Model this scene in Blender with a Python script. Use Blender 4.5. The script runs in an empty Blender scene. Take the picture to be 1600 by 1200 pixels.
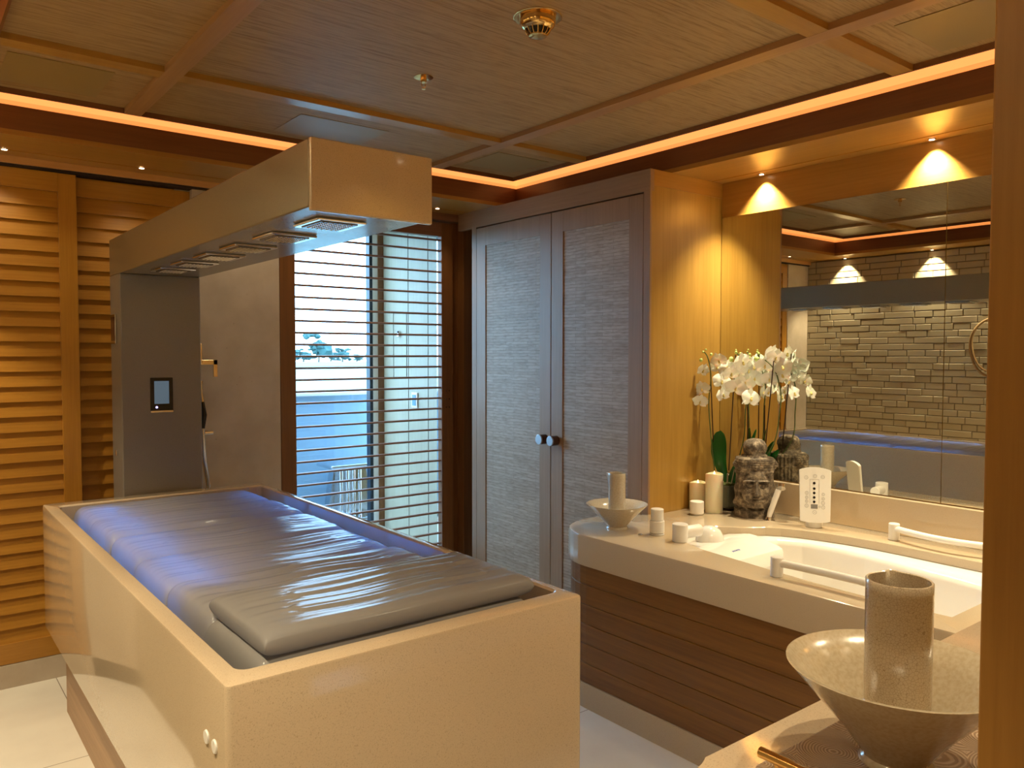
import bpy, bmesh, math, random
from mathutils import Vector, Matrix
R = math.radians
PI = math.pi
random.seed(7)
S = bpy.context.scene
COL = S.collection

# ------------------------------------------------------------------ camera
H = 1.45
cam_d = bpy.data.cameras.new('camera')
cam = bpy.data.objects.new('camera', cam_d)
COL.objects.link(cam)
cam_d.sensor_width = 36.0
cam_d.lens = 1228.1 / 1600 * 36.0
cam_d.clip_start = 0.02
cam_d.clip_end = 2000
yaw, pit, rol = R(38.325), R(-2.206), R(0.056)
_f = Vector((math.sin(yaw) * math.cos(pit), math.cos(yaw) * math.cos(pit), math.sin(pit)))
_r = Vector((math.cos(yaw), -math.sin(yaw), 0))
_u = _r.cross(_f)
_r2 = _r * math.cos(rol) + _u * math.sin(rol)
_u2 = -_r * math.sin(rol) + _u * math.cos(rol)
cam.matrix_world = Matrix(((_r2.x, _u2.x, -_f.x, 0), (_r2.y, _u2.y, -_f.y, 0), (_r2.z, _u2.z, -_f.z, H), (0, 0, 0, 1)))
S.camera = cam

# ------------------------------------------------------------------ view and sky
S.view_settings.view_transform = 'Standard'
S.view_settings.look = 'None'
S.view_settings.exposure = 0.25
S.view_settings.gamma = 1.0
S.view_settings.use_curve_mapping = False
W = bpy.data.worlds.new('sky')
S.world = W
W.use_nodes = True
_bg = W.node_tree.nodes['Background']
_bg.inputs['Color'].default_value = (0.42, 0.71, 1.0, 1)
_bg.inputs['Strength'].default_value = 11.0

WARM = (1.0, 0.83, 0.53)


def spot(name, loc, power, size=88, blend=0.5, radius=0.012, col=WARM, target=None):
    d = bpy.data.lights.new(name, 'SPOT')
    d.energy = power
    d.color = col
    d.spot_size = R(size)
    d.spot_blend = blend
    d.shadow_soft_size = radius
    o = bpy.data.objects.new(name, d)
    o.location = loc
    if target:
        o.rotation_euler = (Vector(target) - Vector(loc)).to_track_quat('-Z', 'Y').to_euler()
    COL.objects.link(o)
    return o


RIGHT_SPOTS = [(3.19, 2.17), (3.19, 1.41), (3.19, 0.65)]
BRICK_SPOTS = [(-0.105, 3.604), (-0.105, 2.873), (-0.105, 2.142), (-0.105, 1.411), (-0.105, 0.68)]
BACK_SPOTS = [(0.385, 3.833), (0.906, 3.833), (1.43, 3.833), (1.955, 3.833), (2.483, 3.833)]
ADDED_FRONT_SPOTS = [(1.05, 0.47), (1.75, 0.47), (2.45, 0.47)]  # unseen row, added to light the table front and near counter
for p in RIGHT_SPOTS:
    spot('downlight_lamp', (p[0], p[1], 2.281), 95, size=96, blend=0.85)
for p in BRICK_SPOTS:
    spot('downlight_lamp', (p[0], p[1], 2.281), 70)
for p in BACK_SPOTS:
    spot('downlight_lamp', (p[0], p[1], 2.281), 7, size=104, blend=1.0)
for p in ADDED_FRONT_SPOTS:
    spot('downlight_lamp', (p[0], p[1], 2.281), 38, size=152, blend=1.0)


# ------------------------------------------------------------------ materials
def new_mat(name):
    m = bpy.data.materials.new(name)
    m.use_nodes = True
    nt = m.node_tree
    b = nt.nodes['Principled BSDF']
    return m, nt, b


def N(nt, t, **k):
    n = nt.nodes.new(t)
    for a, v in k.items():
        if a in n.inputs:
            n.inputs[a].default_value = v
        else:
            setattr(n, a, v)
    return n


def ramp(nt, fac, stops):
    r = nt.nodes.new('ShaderNodeValToRGB')
    while len(r.color_ramp.elements) < len(stops):
        r.color_ramp.elements.new(0.5)
    for e, (p, c) in zip(r.color_ramp.elements, stops):
        e.position = p
        e.color = (c[0], c[1], c[2], 1)
    nt.links.new(fac, r.inputs[0])
    return r.outputs[0]


def plain(name, col, rough=0.5, metal=0.0, **k):
    m, nt, b = new_mat(name)
    b.inputs['Base Color'].default_value = (*col, 1)
    b.inputs['Roughness'].default_value = rough
    b.inputs['Metallic'].default_value = metal
    for a, v in k.items():
        b.inputs[a.replace('_', ' ')].default_value = v
    return m


def coords(nt, scale, kind='Object', loc=(0, 0, 0)):
    tc = nt.nodes.new('ShaderNodeTexCoord')
    mp = nt.nodes.new('ShaderNodeMapping')
    mp.inputs['Scale'].default_value = scale
    mp.inputs['Location'].default_value = loc
    nt.links.new(tc.outputs[kind], mp.inputs[0])
    return mp.outputs[0]


def bump(nt, b, h, strength=0.2, dist=0.002):
    n = N(nt, 'ShaderNodeBump')
    n.inputs['Strength'].default_value = strength
    n.inputs['Distance'].default_value = dist
    nt.links.new(h, n.inputs['Height'])
    nt.links.new(n.outputs[0], b.inputs['Normal'])


def wood(name, dark, light, axis='Z', rough=0.38, fine=90.0, coarse=14.0, bs=0.12):
    m, nt, b = new_mat(name)
    k = {'X': 0, 'Y': 1, 'Z': 2}[axis]
    s1 = [fine] * 3
    s1[k] = fine * 0.035
    s2 = [coarse] * 3
    s2[k] = coarse * 0.06
    n1 = N(nt, 'ShaderNodeTexNoise', Scale=1.0, Detail=5.0, Roughness=0.65)
    n2 = N(nt, 'ShaderNodeTexNoise', Scale=1.0, Detail=3.0, Distortion=0.6)
    nt.links.new(coords(nt, s1), n1.inputs['Vector'])
    nt.links.new(coords(nt, s2), n2.inputs['Vector'])
    mx = N(nt, 'ShaderNodeMath', operation='ADD')
    a = N(nt, 'ShaderNodeMath', operation='MULTIPLY')
    a.inputs[1].default_value = 0.55
    c = N(nt, 'ShaderNodeMath', operation='MULTIPLY')
    c.inputs[1].default_value = 0.45
    nt.links.new(n1.outputs[0], a.inputs[0])
    nt.links.new(n2.outputs[0], c.inputs[0])
    nt.links.new(a.outputs[0], mx.inputs[0])
    nt.links.new(c.outputs[0], mx.inputs[1])
    colr = ramp(nt, mx.outputs[0], [(0.32, dark), (0.68, light)])
    nt.links.new(colr, b.inputs['Base Color'])
    b.inputs['Roughness'].default_value = rough
    bump(nt, b, n1.outputs[0], bs, 0.001)
    return m


def speckle(name, base, rough=0.12, amt=0.18, scale=260.0, coat=0.3):
    m, nt, b = new_mat(name)
    n1 = N(nt, 'ShaderNodeTexNoise', Scale=scale, Detail=2.0)
    n2 = N(nt, 'ShaderNodeTexNoise', Scale=scale * 0.5, Detail=1.0)
    v = coords(nt, (1, 1, 1))
    nt.links.new(v, n1.inputs['Vector'])
    nt.links.new(v, n2.inputs['Vector'])
    d = tuple(c * (1 - amt * 1.6) for c in base)
    l = tuple(min(1, c * (1 + amt * 0.5)) for c in base)
    c1 = ramp(nt, n1.outputs[0], [(0.30, d), (0.42, base), (0.60, base), (0.70, l)])
    c2 = ramp(nt, n2.outputs[0], [(0.24, (0.90, 0.87, 0.83)), (0.33, (1, 1, 1))])
    mx = N(nt, 'ShaderNodeMix', data_type='RGBA', blend_type='MULTIPLY')
    mx.inputs[0].default_value = 1.0
    nt.links.new(c1, mx.inputs[6])
    nt.links.new(c2, mx.inputs[7])
    nt.links.new(mx.outputs[2], b.inputs['Base Color'])
    b.inputs['Roughness'].default_value = rough
    b.inputs['Coat Weight'].default_value = coat
    b.inputs['Coat Roughness'].default_value = 0.05
    return m


def emit(name, col, st):
    m, nt, b = new_mat(name)
    b.inputs['Base Color'].default_value = (*col, 1)
    b.inputs['Emission Color'].default_value = (*col, 1)
    b.inputs['Emission Strength'].default_value = st
    return m


OAK_V = wood('honey_oak_upright', (0.33, 0.18, 0.033), (0.45, 0.265, 0.058), 'Z', 0.33)
OAK_Y = wood('honey_oak_lengthwise', (0.36, 0.18, 0.035), (0.48, 0.255, 0.058), 'Y', 0.3)
OAK_X = wood('honey_oak_crosswise', (0.36, 0.18, 0.035), (0.48, 0.255, 0.058), 'X', 0.3)
TEAK_X = wood('teak_slats', (0.38, 0.165, 0.018), (0.53, 0.25, 0.032), 'X', 0.4)
TEAK_V = wood('teak_stiles', (0.40, 0.175, 0.018), (0.54, 0.255, 0.032), 'Z', 0.38)
DARK_V = wood('brown_teak_frame', (0.16, 0.06, 0.018), (0.26, 0.105, 0.03), 'Z', 0.4)
DARK_X = wood('brown_teak_rods', (0.18, 0.075, 0.035), (0.27, 0.12, 0.06), 'X', 0.42)
CAB_V = wood('limed_oak', (0.28, 0.165, 0.09), (0.37, 0.23, 0.135), 'Z', 0.42)
FASC_X = wood('brown_fascia_crosswise', (0.17, 0.06, 0.02), (0.24, 0.095, 0.03), 'X', 0.35)
FASC_Y = wood('brown_fascia_lengthwise', (0.17, 0.06, 0.02), (0.24, 0.095, 0.03), 'Y', 0.35)
BOARD_Y = wood('walnut_boards', (0.15, 0.062, 0.012), (0.26, 0.12, 0.024), 'Y', 0.35)
POST_V = wood('post_wood', (0.36, 0.16, 0.02), (0.50, 0.25, 0.04), 'Z', 0.4)
BASE_Y = wood('table_base_wood', (0.36, 0.20, 0.09), (0.50, 0.30, 0.15), 'Y', 0.4)
BEAM = wood('beam_wood', (0.36, 0.185, 0.07), (0.46, 0.25, 0.10), 'Y', 0.35)

STONE = speckle('beige_quartz', (0.60, 0.475, 0.33), 0.10, 0.13, 420, 0.8)
STONE2 = speckle('cream_quartz', (0.58, 0.475, 0.335), 0.12, 0.07, 420)
GREYSTONE = speckle('column_quartz', (0.25, 0.205, 0.137), 0.25, 0.08, 340, 0.1)
WHITE = plain('white_acrylic', (0.86, 0.84, 0.80), 0.12, Coat_Weight=0.5)
WHITEP = plain('white_satin', (0.82, 0.80, 0.76), 0.3)
CHROME = plain('chrome', (0.85, 0.85, 0.86), 0.08, 1.0)
GOLD = plain('brass', (0.80, 0.52, 0.20), 0.16, 1.0)
BLACK = plain('black_plastic', (0.012, 0.012, 0.014), 0.15)
DARKGAP = plain('shadow_gap', (0.02, 0.008, 0.004), 0.8)
MIRROR = plain('mirror_glass', (0.80, 0.80, 0.72), 0.0, 1.0)
FLOORJ = None


def grasscloth():
    m, nt, b = new_mat('ceiling_grasscloth')
    n1 = N(nt, 'ShaderNodeTexNoise', Scale=1.0, Detail=6.0, Roughness=0.7)
    nt.links.new(coords(nt, (11, 420, 10)), n1.inputs['Vector'])
    n2 = N(nt, 'ShaderNodeTexNoise', Scale=1.0, Detail=4.0, Roughness=0.7)
    nt.links.new(coords(nt, (3, 90, 10)), n2.inputs['Vector'])
    ad = N(nt, 'ShaderNodeMath', operation='ADD')
    nt.links.new(n1.outputs[0], ad.inputs[0])
    nt.links.new(n2.outputs[0], ad.inputs[1])
    c = ramp(nt, ad.outputs[0], [(0.78, (0.25, 0.14, 0.05)), (0.95, (0.35, 0.215, 0.085)), (1.25, (0.43, 0.28, 0.125))])
    r = nt.nodes.new('ShaderNodeMath')
    nt.links.new(c, b.inputs['Base Color'])
    b.inputs['Roughness'].default_value = 0.55
    b.inputs['Specular IOR Level'].default_value = 0.3
    bump(nt, b, n1.outputs[0], 0.3, 0.001)
    return m


GRASS = grasscloth()
ACCESS = plain('access_panel_gold', (0.33, 0.22, 0.075), 0.45)


def bamboo():
    m, nt, b = new_mat('bamboo_strip_panel')
    tc = nt.nodes.new('ShaderNodeTexCoord')
    sp = nt.nodes.new('ShaderNodeSeparateXYZ')
    cb = nt.nodes.new('ShaderNodeCombineXYZ')
    nt.links.new(tc.outputs['Object'], sp.inputs[0])
    nt.links.new(sp.outputs[1], cb.inputs[0])
    nt.links.new(sp.outputs[2], cb.inputs[1])
    br = nt.nodes.new('ShaderNodeTexBrick')
    br.offset = 0.37
    br.offset_frequency = 2
    br.inputs['Scale'].default_value = 1.0
    br.inputs['Brick Width'].default_value = 0.19
    br.inputs['Row Height'].default_value = 0.0165
    br.inputs['Mortar Size'].default_value = 0.0011
    br.inputs['Mortar Smooth'].default_value = 0.4
    br.inputs['Bias'].default_value = 0.1
    br.inputs['Color1'].default_value = (0.50, 0.39, 0.29, 1)
    br.inputs['Color2'].default_value = (0.41, 0.31, 0.22, 1)
    br.inputs['Mortar'].default_value = (0.24, 0.17, 0.115, 1)
    nt.links.new(cb.outputs[0], br.inputs['Vector'])
    n = N(nt, 'ShaderNodeTexNoise', Scale=1.0, Detail=4.0)
    nt.links.new(coords(nt, (1, 22, 160)), n.inputs['Vector'])
    c = ramp(nt, n.outputs[0], [(0.3, (0.70, 0.66, 0.62)), (0.55, (1, 1, 1))])
    mx = N(nt, 'ShaderNodeMix', data_type='RGBA', blend_type='MULTIPLY')
    mx.inputs[0].default_value = 1.0
    nt.links.new(br.outputs[0], mx.inputs[6])
    nt.links.new(c, mx.inputs[7])
    nt.links.new(mx.outputs[2], b.inputs['Base Color'])
    b.inputs['Roughness'].default_value = 0.5
    bp = N(nt, 'ShaderNodeBump', invert=True)
    bp.inputs['Strength'].default_value = 0.5
    bp.inputs['Distance'].default_value = 0.002
    nt.links.new(br.outputs['Fac'], bp.inputs['Height'])
    nt.links.new(bp.outputs[0], b.inputs['Normal'])
    return m


BAMBOO = bamboo()


def limestone():
    m, nt, b = new_mat('limestone_plaster')
    v = coords(nt, (1, 1, 1))
    n1 = N(nt, 'ShaderNodeTexNoise', Scale=7.0, Detail=6.0)
    n2 = N(nt, 'ShaderNodeTexNoise', Scale=55.0, Detail=2.0)
    nt.links.new(v, n1.inputs['Vector'])
    nt.links.new(v, n2.inputs['Vector'])
    c1 = ramp(nt, n1.outputs[0], [(0.35, (0.53, 0.44, 0.34)), (0.65, (0.62, 0.53, 0.43))])
    c2 = ramp(nt, n2.outputs[0], [(0.20, (0.72, 0.68, 0.64)), (0.28, (1, 1, 1))])
    mx = N(nt, 'ShaderNodeMix', data_type='RGBA', blend_type='MULTIPLY')
    mx.inputs[0].default_value = 1.0
    nt.links.new(c1, mx.inputs[6])
    nt.links.new(c2, mx.inputs[7])
    nt.links.new(mx.outputs[2], b.inputs['Base Color'])
    b.inputs['Roughness'].default_value = 0.55
    return m


LIME = limestone()


def floor_mat():
    m, nt, b = new_mat('polished_floor_tiles')
    tc = nt.nodes.new('ShaderNodeTexCoord')
    sp = nt.nodes.new('ShaderNodeSeparateXYZ')
    nt.links.new(tc.outputs['Object'], sp.inputs[0])

    def joint(out, first, pitch):
        a = N(nt, 'ShaderNodeMath', operation='SUBTRACT')
        nt.links.new(out, a.inputs[0])
        a.inputs[1].default_value = first - pitch * 20.5
        w = N(nt, 'ShaderNodeMath', operation='MODULO')
        nt.links.new(a.outputs[0], w.inputs[0])
        w.inputs[1].default_value = pitch
        d = N(nt, 'ShaderNodeMath', operation='SUBTRACT')
        nt.links.new(w.outputs[0], d.inputs[0])
        d.inputs[1].default_value = pitch / 2
        e = N(nt, 'ShaderNodeMath', operation='ABSOLUTE')
        nt.links.new(d.outputs[0], e.inputs[0])
        g = N(nt, 'ShaderNodeMath', operation='LESS_THAN')
        nt.links.new(e.outputs[0], g.inputs[0])
        g.inputs[1].default_value = 0.0018
        return g.outputs[0]
    jx = joint(sp.outputs[0], 2.058, 0.6)
    jy = joint(sp.outputs[1], 2.130, 0.85)
    mxm = N(nt, 'ShaderNodeMath', operation='MAXIMUM')
    nt.links.new(jx, mxm.inputs[0])
    nt.links.new(jy, mxm.inputs[1])
    n = N(nt, 'ShaderNodeTexNoise', Scale=4.0, Detail=5.0)
    nt.links.new(tc.outputs['Object'], n.inputs['Vector'])
    c = ramp(nt, n.outputs[0], [(0.3, (0.72, 0.68, 0.62)), (0.7, (0.80, 0.77, 0.70))])
    mx = N(nt, 'ShaderNodeMix', data_type='RGBA')
    nt.links.new(mxm.outputs[0], mx.inputs[0])
    nt.links.new(c, mx.inputs[6])
    mx.inputs[7].default_value = (0.28, 0.24, 0.2, 1)
    nt.links.new(mx.outputs[2], b.inputs['Base Color'])
    b.inputs['Roughness'].default_value = 0.16
    return m


FLOORM = floor_mat()


def ceramic(name, base, line, sc, rough=0.15, crackle=True):
    m, nt, b = new_mat(name)
    v = coords(nt, (1, 1, 1))
    if crackle:
        nz = N(nt, 'ShaderNodeTexNoise', Scale=14.0, Detail=2.0)
        nt.links.new(v, nz.inputs['Vector'])
        mv = N(nt, 'ShaderNodeMix', data_type='RGBA')
        mv.inputs[0].default_value = 0.02
        nt.links.new(v, mv.inputs[6])
        nt.links.new(nz.outputs[1], mv.inputs[7])
        vo = N(nt, 'ShaderNodeTexVoronoi', Scale=sc, feature='DISTANCE_TO_EDGE')
        nt.links.new(mv.outputs[2], vo.inputs['Vector'])
        c = ramp(nt, vo.outputs[0], [(0.0, line), (0.06, base)])
    else:
        n1 = N(nt, 'ShaderNodeTexNoise', Scale=sc, Detail=3.0)
        nt.links.new(v, n1.inputs['Vector'])
        c = ramp(nt, n1.outputs[0], [(0.35, line), (0.6, base)])
    nt.links.new(c, b.inputs['Base Color'])
    b.inputs['Roughness'].default_value = rough
    b.inputs['Coat Weight'].default_value = 0.6
    b.inputs['Coat Roughness'].default_value = 0.04
    return m


CRACKLE = ceramic('crackle_glaze', (0.62, 0.54, 0.41), (0.36, 0.27, 0.17), 250.0)
GLAZE = ceramic('sand_glaze', (0.50, 0.42, 0.30), (0.44, 0.36, 0.24), 160.0, 0.18, False)
GLAZEF = ceramic('pale_glaze', (0.56, 0.50, 0.40), (0.50, 0.44, 0.34), 160.0, 0.16, False)


def stone_statue():
    m, nt, b = new_mat('weathered_grey_stone')
    v = coords(nt, (1, 1, 1))
    n1 = N(nt, 'ShaderNodeTexNoise', Scale=40.0, Detail=8.0, Roughness=0.7)
    nt.links.new(v, n1.inputs['Vector'])
    c = ramp(nt, n1.outputs[0], [(0.34, (0.035, 0.027, 0.02)), (0.5, (0.13, 0.10, 0.07)), (0.66, (0.38, 0.31, 0.22))])
    nt.links.new(c, b.inputs['Base Color'])
    b.inputs['Roughness'].default_value = 0.75
    n2 = N(nt, 'ShaderNodeTexNoise', Scale=160.0, Detail=4.0)
    nt.links.new(v, n2.inputs['Vector'])
    bump(nt, b, n2.outputs[0], 0.5, 0.002)
    return m


STATUE = stone_statue()


def vinyl():
    m, nt, b = new_mat('frosted_water_vinyl')
    b.inputs['Base Color'].default_value = (0.37, 0.355, 0.35, 1)
    b.inputs['Roughness'].default_value = 0.17
    b.inputs['IOR'].default_value = 1.45
    b.inputs['Specular IOR Level'].default_value = 0.28
    tr = nt.nodes.new('ShaderNodeBsdfTranslucent')
    tr.inputs[0].default_value = (0.5, 0.52, 0.6, 1)
    ms = nt.nodes.new('ShaderNodeMixShader')
    ms.inputs[0].default_value = 0.38
    out = nt.nodes['Material Output']
    nt.links.new(b.outputs[0], ms.inputs[1])
    nt.links.new(tr.outputs[0], ms.inputs[2])
    nt.links.new(ms.outputs[0], out.inputs[0])
    return m


VINYL = vinyl()
COVE = emit('warm_led_diffuser', (1.0, 0.375, 0.10), 1.05)
COVE2 = emit('warm_led_diffuser_lower', (1.0, 0.33, 0.08), 0.85)
DOT = emit('downlight_lens', (1.0, 0.80, 0.55), 14.0)
BLUELED = emit('blue_led', (0.03, 0.30, 1.0), 22.0)
BRICKM = plain('cream_brick', (0.52, 0.45, 0.31), 0.6)
MORTAR = plain('mortar', (0.33, 0.27, 0.18), 0.9)


# ------------------------------------------------------------------ mesh helpers
class MB:
    """collects world-space geometry in one bmesh"""
    def __init__(s):
        s.bm = bmesh.new()

    def box(s, x0, y0, z0, x1, y1, z1, bev=0.0, seg=2, M=None):
        t = bmesh.new()
        bmesh.ops.create_cube(t, size=1.0)
        for v in t.verts:
            v.co = Vector(((x0 + x1) / 2 + v.co.x * (x1 - x0), (y0 + y1) / 2 + v.co.y * (y1 - y0), (z0 + z1) / 2 + v.co.z * (z1 - z0)))
        if bev > 0:
            bmesh.ops.bevel(t, geom=list(t.edges), offset=bev, segments=seg, affect='EDGES', profile=0.5)
        if M:
            t.transform(M)
        s.add(t)
        return s

    def add(s, t):
        me = bpy.data.meshes.new('t')
        t.to_mesh(me)
        t.free()
        s.bm.from_mesh(me)
        bpy.data.meshes.remove(me)

    def lathe(s, prof, c=(0, 0, 0), n=48, M=None, cap0=True, cap1=True):
        t = bmesh.new()
        rings = []
        for r, z in prof:
            if r < 1e-6:
                rings.append([t.verts.new((0, 0, z))])
            else:
                rings.append([t.verts.new((r * math.cos(2 * PI * i / n), r * math.sin(2 * PI * i / n), z)) for i in range(n)])
        for a, b in zip(rings, rings[1:]):
            if len(a) == 1 and len(b) == 1:
                continue
            for i in range(n):
                j = (i + 1) % n
                if len(a) == 1:
                    t.faces.new((a[0], b[j], b[i]))
                elif len(b) == 1:
                    t.faces.new((a[i], a[j], b[0]))
                else:
                    t.faces.new((a[i], a[j], b[j], b[i]))
        if cap0 and len(rings[0]) > 1:
            t.faces.new(list(reversed(rings[0])))
        if cap1 and len(rings[-1]) > 1:
            t.faces.new(rings[-1])
        MM = Matrix.Translation(c)
        if M:
            MM = MM @ M
        t.transform(MM)
        s.add(t)
        return s

    def tube(s, pts, r, n=10, cap=True):
        pts = [Vector(p) for p in pts]
        rs = r if isinstance(r, (list, tuple)) else [r] * len(pts)
        t = bmesh.new()
        rings = []
        up = Vector((0, 0, 1))
        d0 = (pts[1] - pts[0]).normalized()
        if abs(d0.dot(up)) > 0.9:
            up = Vector((1, 0, 0))
        for i, p in enumerate(pts):
            if i == 0:
                d = pts[1] - pts[0]
            elif i == len(pts) - 1:
                d = pts[-1] - pts[-2]
            else:
                d = pts[i + 1] - pts[i - 1]
            d.normalize()
            a = d.cross(up).normalized()
            b = a.cross(d).normalized()
            up = b
            rings.append([t.verts.new(p + (a * math.cos(2 * PI * k / n) + b * math.sin(2 * PI * k / n)) * rs[i]) for k in range(n)])
        for a, b in zip(rings, rings[1:]):
            for k in range(n):
                j = (k + 1) % n
                t.faces.new((a[k], b[k], b[j], a[j]))
        if cap:
            t.faces.new(rings[0])
            t.faces.new(list(reversed(rings[-1])))
        s.add(t)
        return s

    def prism(s, poly, axis, a0, a1, bev=0.0):
        """poly: 2D points in the plane normal to axis, extruded from a0 to a1"""
        t = bmesh.new()

        def mk(p, a):
            if axis == 'X':
                return (a, p[0], p[1])
            if axis == 'Y':
                return (p[0], a, p[1])
            return (p[0], p[1], a)
        A = [t.verts.new(mk(p, a0)) for p in poly]
        B = [t.verts.new(mk(p, a1)) for p in poly]
        t.faces.new(A)
        t.faces.new(list(reversed(B)))
        n = len(poly)
        for i in range(n):
            j = (i + 1) % n
            t.faces.new((A[j], A[i], B[i], B[j]))
        if bev > 0:
            bmesh.ops.bevel(t, geom=list(t.edges), offset=bev, segments=2, affect='EDGES')
        bmesh.ops.recalc_face_normals(t, faces=t.faces)
        s.add(t)
        return s

    def obj(s, name, mat, parent=None, smooth=False, kind=None):
        bm = s.bm
        bmesh.ops.recalc_face_normals(bm, faces=bm.faces)
        if parent is None:
            xs = [v.co for v in bm.verts]
            o0 = Vector(((min(v.x for v in xs) + max(v.x for v in xs)) / 2, (min(v.y for v in xs) + max(v.y for v in xs)) / 2, min(v.z for v in xs)))
        else:
            o0 = world_loc(parent)
        for v in bm.verts:
            v.co -= o0
        me = bpy.data.meshes.new(name)
        bm.to_mesh(me)
        bm.free()
        o = bpy.data.objects.new(name, me)
        COL.objects.link(o)
        if parent is None:
            o.location = o0
        else:
            o.parent = parent
        for mm in (mat if isinstance(mat, (list, tuple)) else [mat]):
            me.materials.append(mm)
        if smooth:
            try:
                me.shade_smooth()
                if smooth != 2:
                    me.set_sharp_from_angle(angle=R(smooth if smooth > 2 else 40))
            except Exception:
                for p in me.polygons:
                    p.use_smooth = True
        if kind:
            o['kind'] = kind
        return o


def world_loc(o):
    l = Vector((0, 0, 0))
    while o is not None:
        l += o.location
        o = o.parent
    return l


def tag(o, label=None, cat=None, group=None, kind=None):
    for a, v in (('label', label), ('category', cat), ('group', group), ('kind', kind)):
        if v:
            o[a] = v
    return o


def thing(name, label, cat, loc, group=None):
    o = bpy.data.objects.new(name, None)
    o.empty_display_size = 0.05
    o.location = loc
    COL.objects.link(o)
    return tag(o, label, cat, group)


def dup(o, loc, parent=None):
    c = o.copy()
    COL.objects.link(c)
    if parent is None:
        c.location = loc
    else:
        c.parent = parent
    for ch in list(o.children):
        dup(ch, None, c)
    return c


def struct(name, mb, mat, parent=None, smooth=False):
    return mb.obj(name, mat, parent, smooth, 'structure')


def box(*a, **k):
    return MB().box(*a, **k)


def rrect(x0, y0, x1, y1, r, n=8):
    out = []
    for cx, cy, a0 in ((x1 - r, y1 - r, 0), (x0 + r, y1 - r, 90), (x0 + r, y0 + r, 180), (x1 - r, y0 + r, 270)):
        for i in range(n + 1):
            a = R(a0 + 90 * i / n)
            out.append((cx + r * math.cos(a), cy + r * math.sin(a)))
    return out


def ray_poly(c, ang, poly):
    d = (math.cos(ang), math.sin(ang))
    best = None
    n = len(poly)
    for i in range(n):
        ax, ay = poly[i][0] - c[0], poly[i][1] - c[1]
        bx, by = poly[(i + 1) % n][0] - c[0], poly[(i + 1) % n][1] - c[1]
        ex, ey = bx - ax, by - ay
        den = d[0] * ey - d[1] * ex
        if abs(den) < 1e-12:
            continue
        t = (ax * ey - ay * ex) / den
        u = (ax * d[1] - ay * d[0]) / den
        if t > 0 and -1e-6 <= u <= 1 + 1e-6 and (best is None or t > best):
            best = t
    return (c[0] + d[0] * best, c[1] + d[1] * best)


def ring_loops(loops, c, extra=90, bottom=None):
    """loops: list of (poly, z); bridged in order through shared rays from c"""
    angs = set()
    for poly, z in loops:
        for p in poly:
            angs.add(round(math.atan2(p[1] - c[1], p[0] - c[0]), 5))
    for i in range(extra):
        angs.add(round(-PI + 2 * PI * i / extra + 0.0007, 5))
    angs = sorted(angs)
    keep = [angs[0]]
    for a in angs[1:]:
        if a - keep[-1] > 0.0008:
            keep.append(a)
    t = bmesh.new()
    rings = []
    for poly, z in loops:
        rings.append([t.verts.new((*ray_poly(c, a, poly), z)) for a in keep])
    n = len(keep)
    for A, B in zip(rings, rings[1:]):
        for i in range(n):
            j = (i + 1) % n
            t.faces.new((A[i], A[j], B[j], B[i]))
    return t, rings


def offset_poly(poly, c, d):
    out = []
    n = len(poly)
    ccw = sum(poly[i][0] * poly[(i + 1) % n][1] - poly[(i + 1) % n][0] * poly[i][1] for i in range(n)) > 0
    for i in range(n):
        a, p, b = Vector(poly[i - 1]), Vector(poly[i]), Vector(poly[(i + 1) % n])
        e1 = (p - a)
        e2 = (b - p)
        if e1.length < 1e-9 or e2.length < 1e-9:
            continue
        e1.normalize()
        e2.normalize()
        n1 = Vector((e1.y, -e1.x))
        n2 = Vector((e2.y, -e2.x))
        nn = (n1 + n2)
        if nn.length < 1e-6:
            nn = n1
        nn.normalize()
        k = 1.0 / max(0.5, nn.dot(n1))
        if not ccw:
            nn = -nn
        q = p + nn * d * k
        out.append((q.x, q.y))
    return out


def text_mesh(txt, size, extrude=0.0005):
    c = bpy.data.curves.new('txt', 'FONT')
    c.body = txt
    c.size = size
    c.extrude = extrude
    c.align_x = 'CENTER'
    c.align_y = 'CENTER'
    o = bpy.data.objects.new('txt', c)
    COL.objects.link(o)
    dg = bpy.context.evaluated_depsgraph_get()
    me = bpy.data.meshes.new_from_object(o.evaluated_get(dg))
    bm = bmesh.new()
    bm.from_mesh(me)
    bpy.data.objects.remove(o)
    bpy.data.meshes.remove(me)
    return bm


# ================================================================== SETTING
XB = -0.148     # brick wall face
XM = 3.229      # mirror wall face
YW = 3.983      # back wall plane
ZS = 2.285      # soffit
XF0, XF1, YF = 0.124, 2.850, 3.569   # cove fascias
YFN = 0.52      # near fascia

struct('floor', box(XB - 0.3, -1.3, -0.05, XM + 0.2, 5.0, 0.0), FLOORM)
# ceiling slab above everything
struct('ceiling', box(XB - 0.3, -1.3, 2.49, XM + 0.2, 4.2, 2.54), OAK_Y)

# walls
bw = MB()
bw.box(XB - 0.12, -1.3, 0, XB - 0.012, 4.2, 2.49)
struct('wall_left_backing', bw, MORTAR)
bk = MB()
rnd = random.Random(3)
z = 0.0
while z < 2.28:
    y = 1.0 + rnd.uniform(-0.2, 0)
    while y < YW:
        L = rnd.uniform(0.09, 0.27)
        y1 = min(y + L, YW - 0.002)
        if y1 - y > 0.02:
            d = rnd.uniform(-0.0015, 0.0015)
            bk.box(XB - 0.02, y + 0.0025, z + 0.0025, XB + d, y1 - 0.0025, min(z + 0.053, 2.284) - 0.0025, 0.003, 1)
        y += L
    z += 0.053
struct('wall_left', bk, BRICKM)
struct('wall_left_plaster', box(XB - 0.01, -1.3, 0, XB, 0.79, 2.284), LIME)
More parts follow.
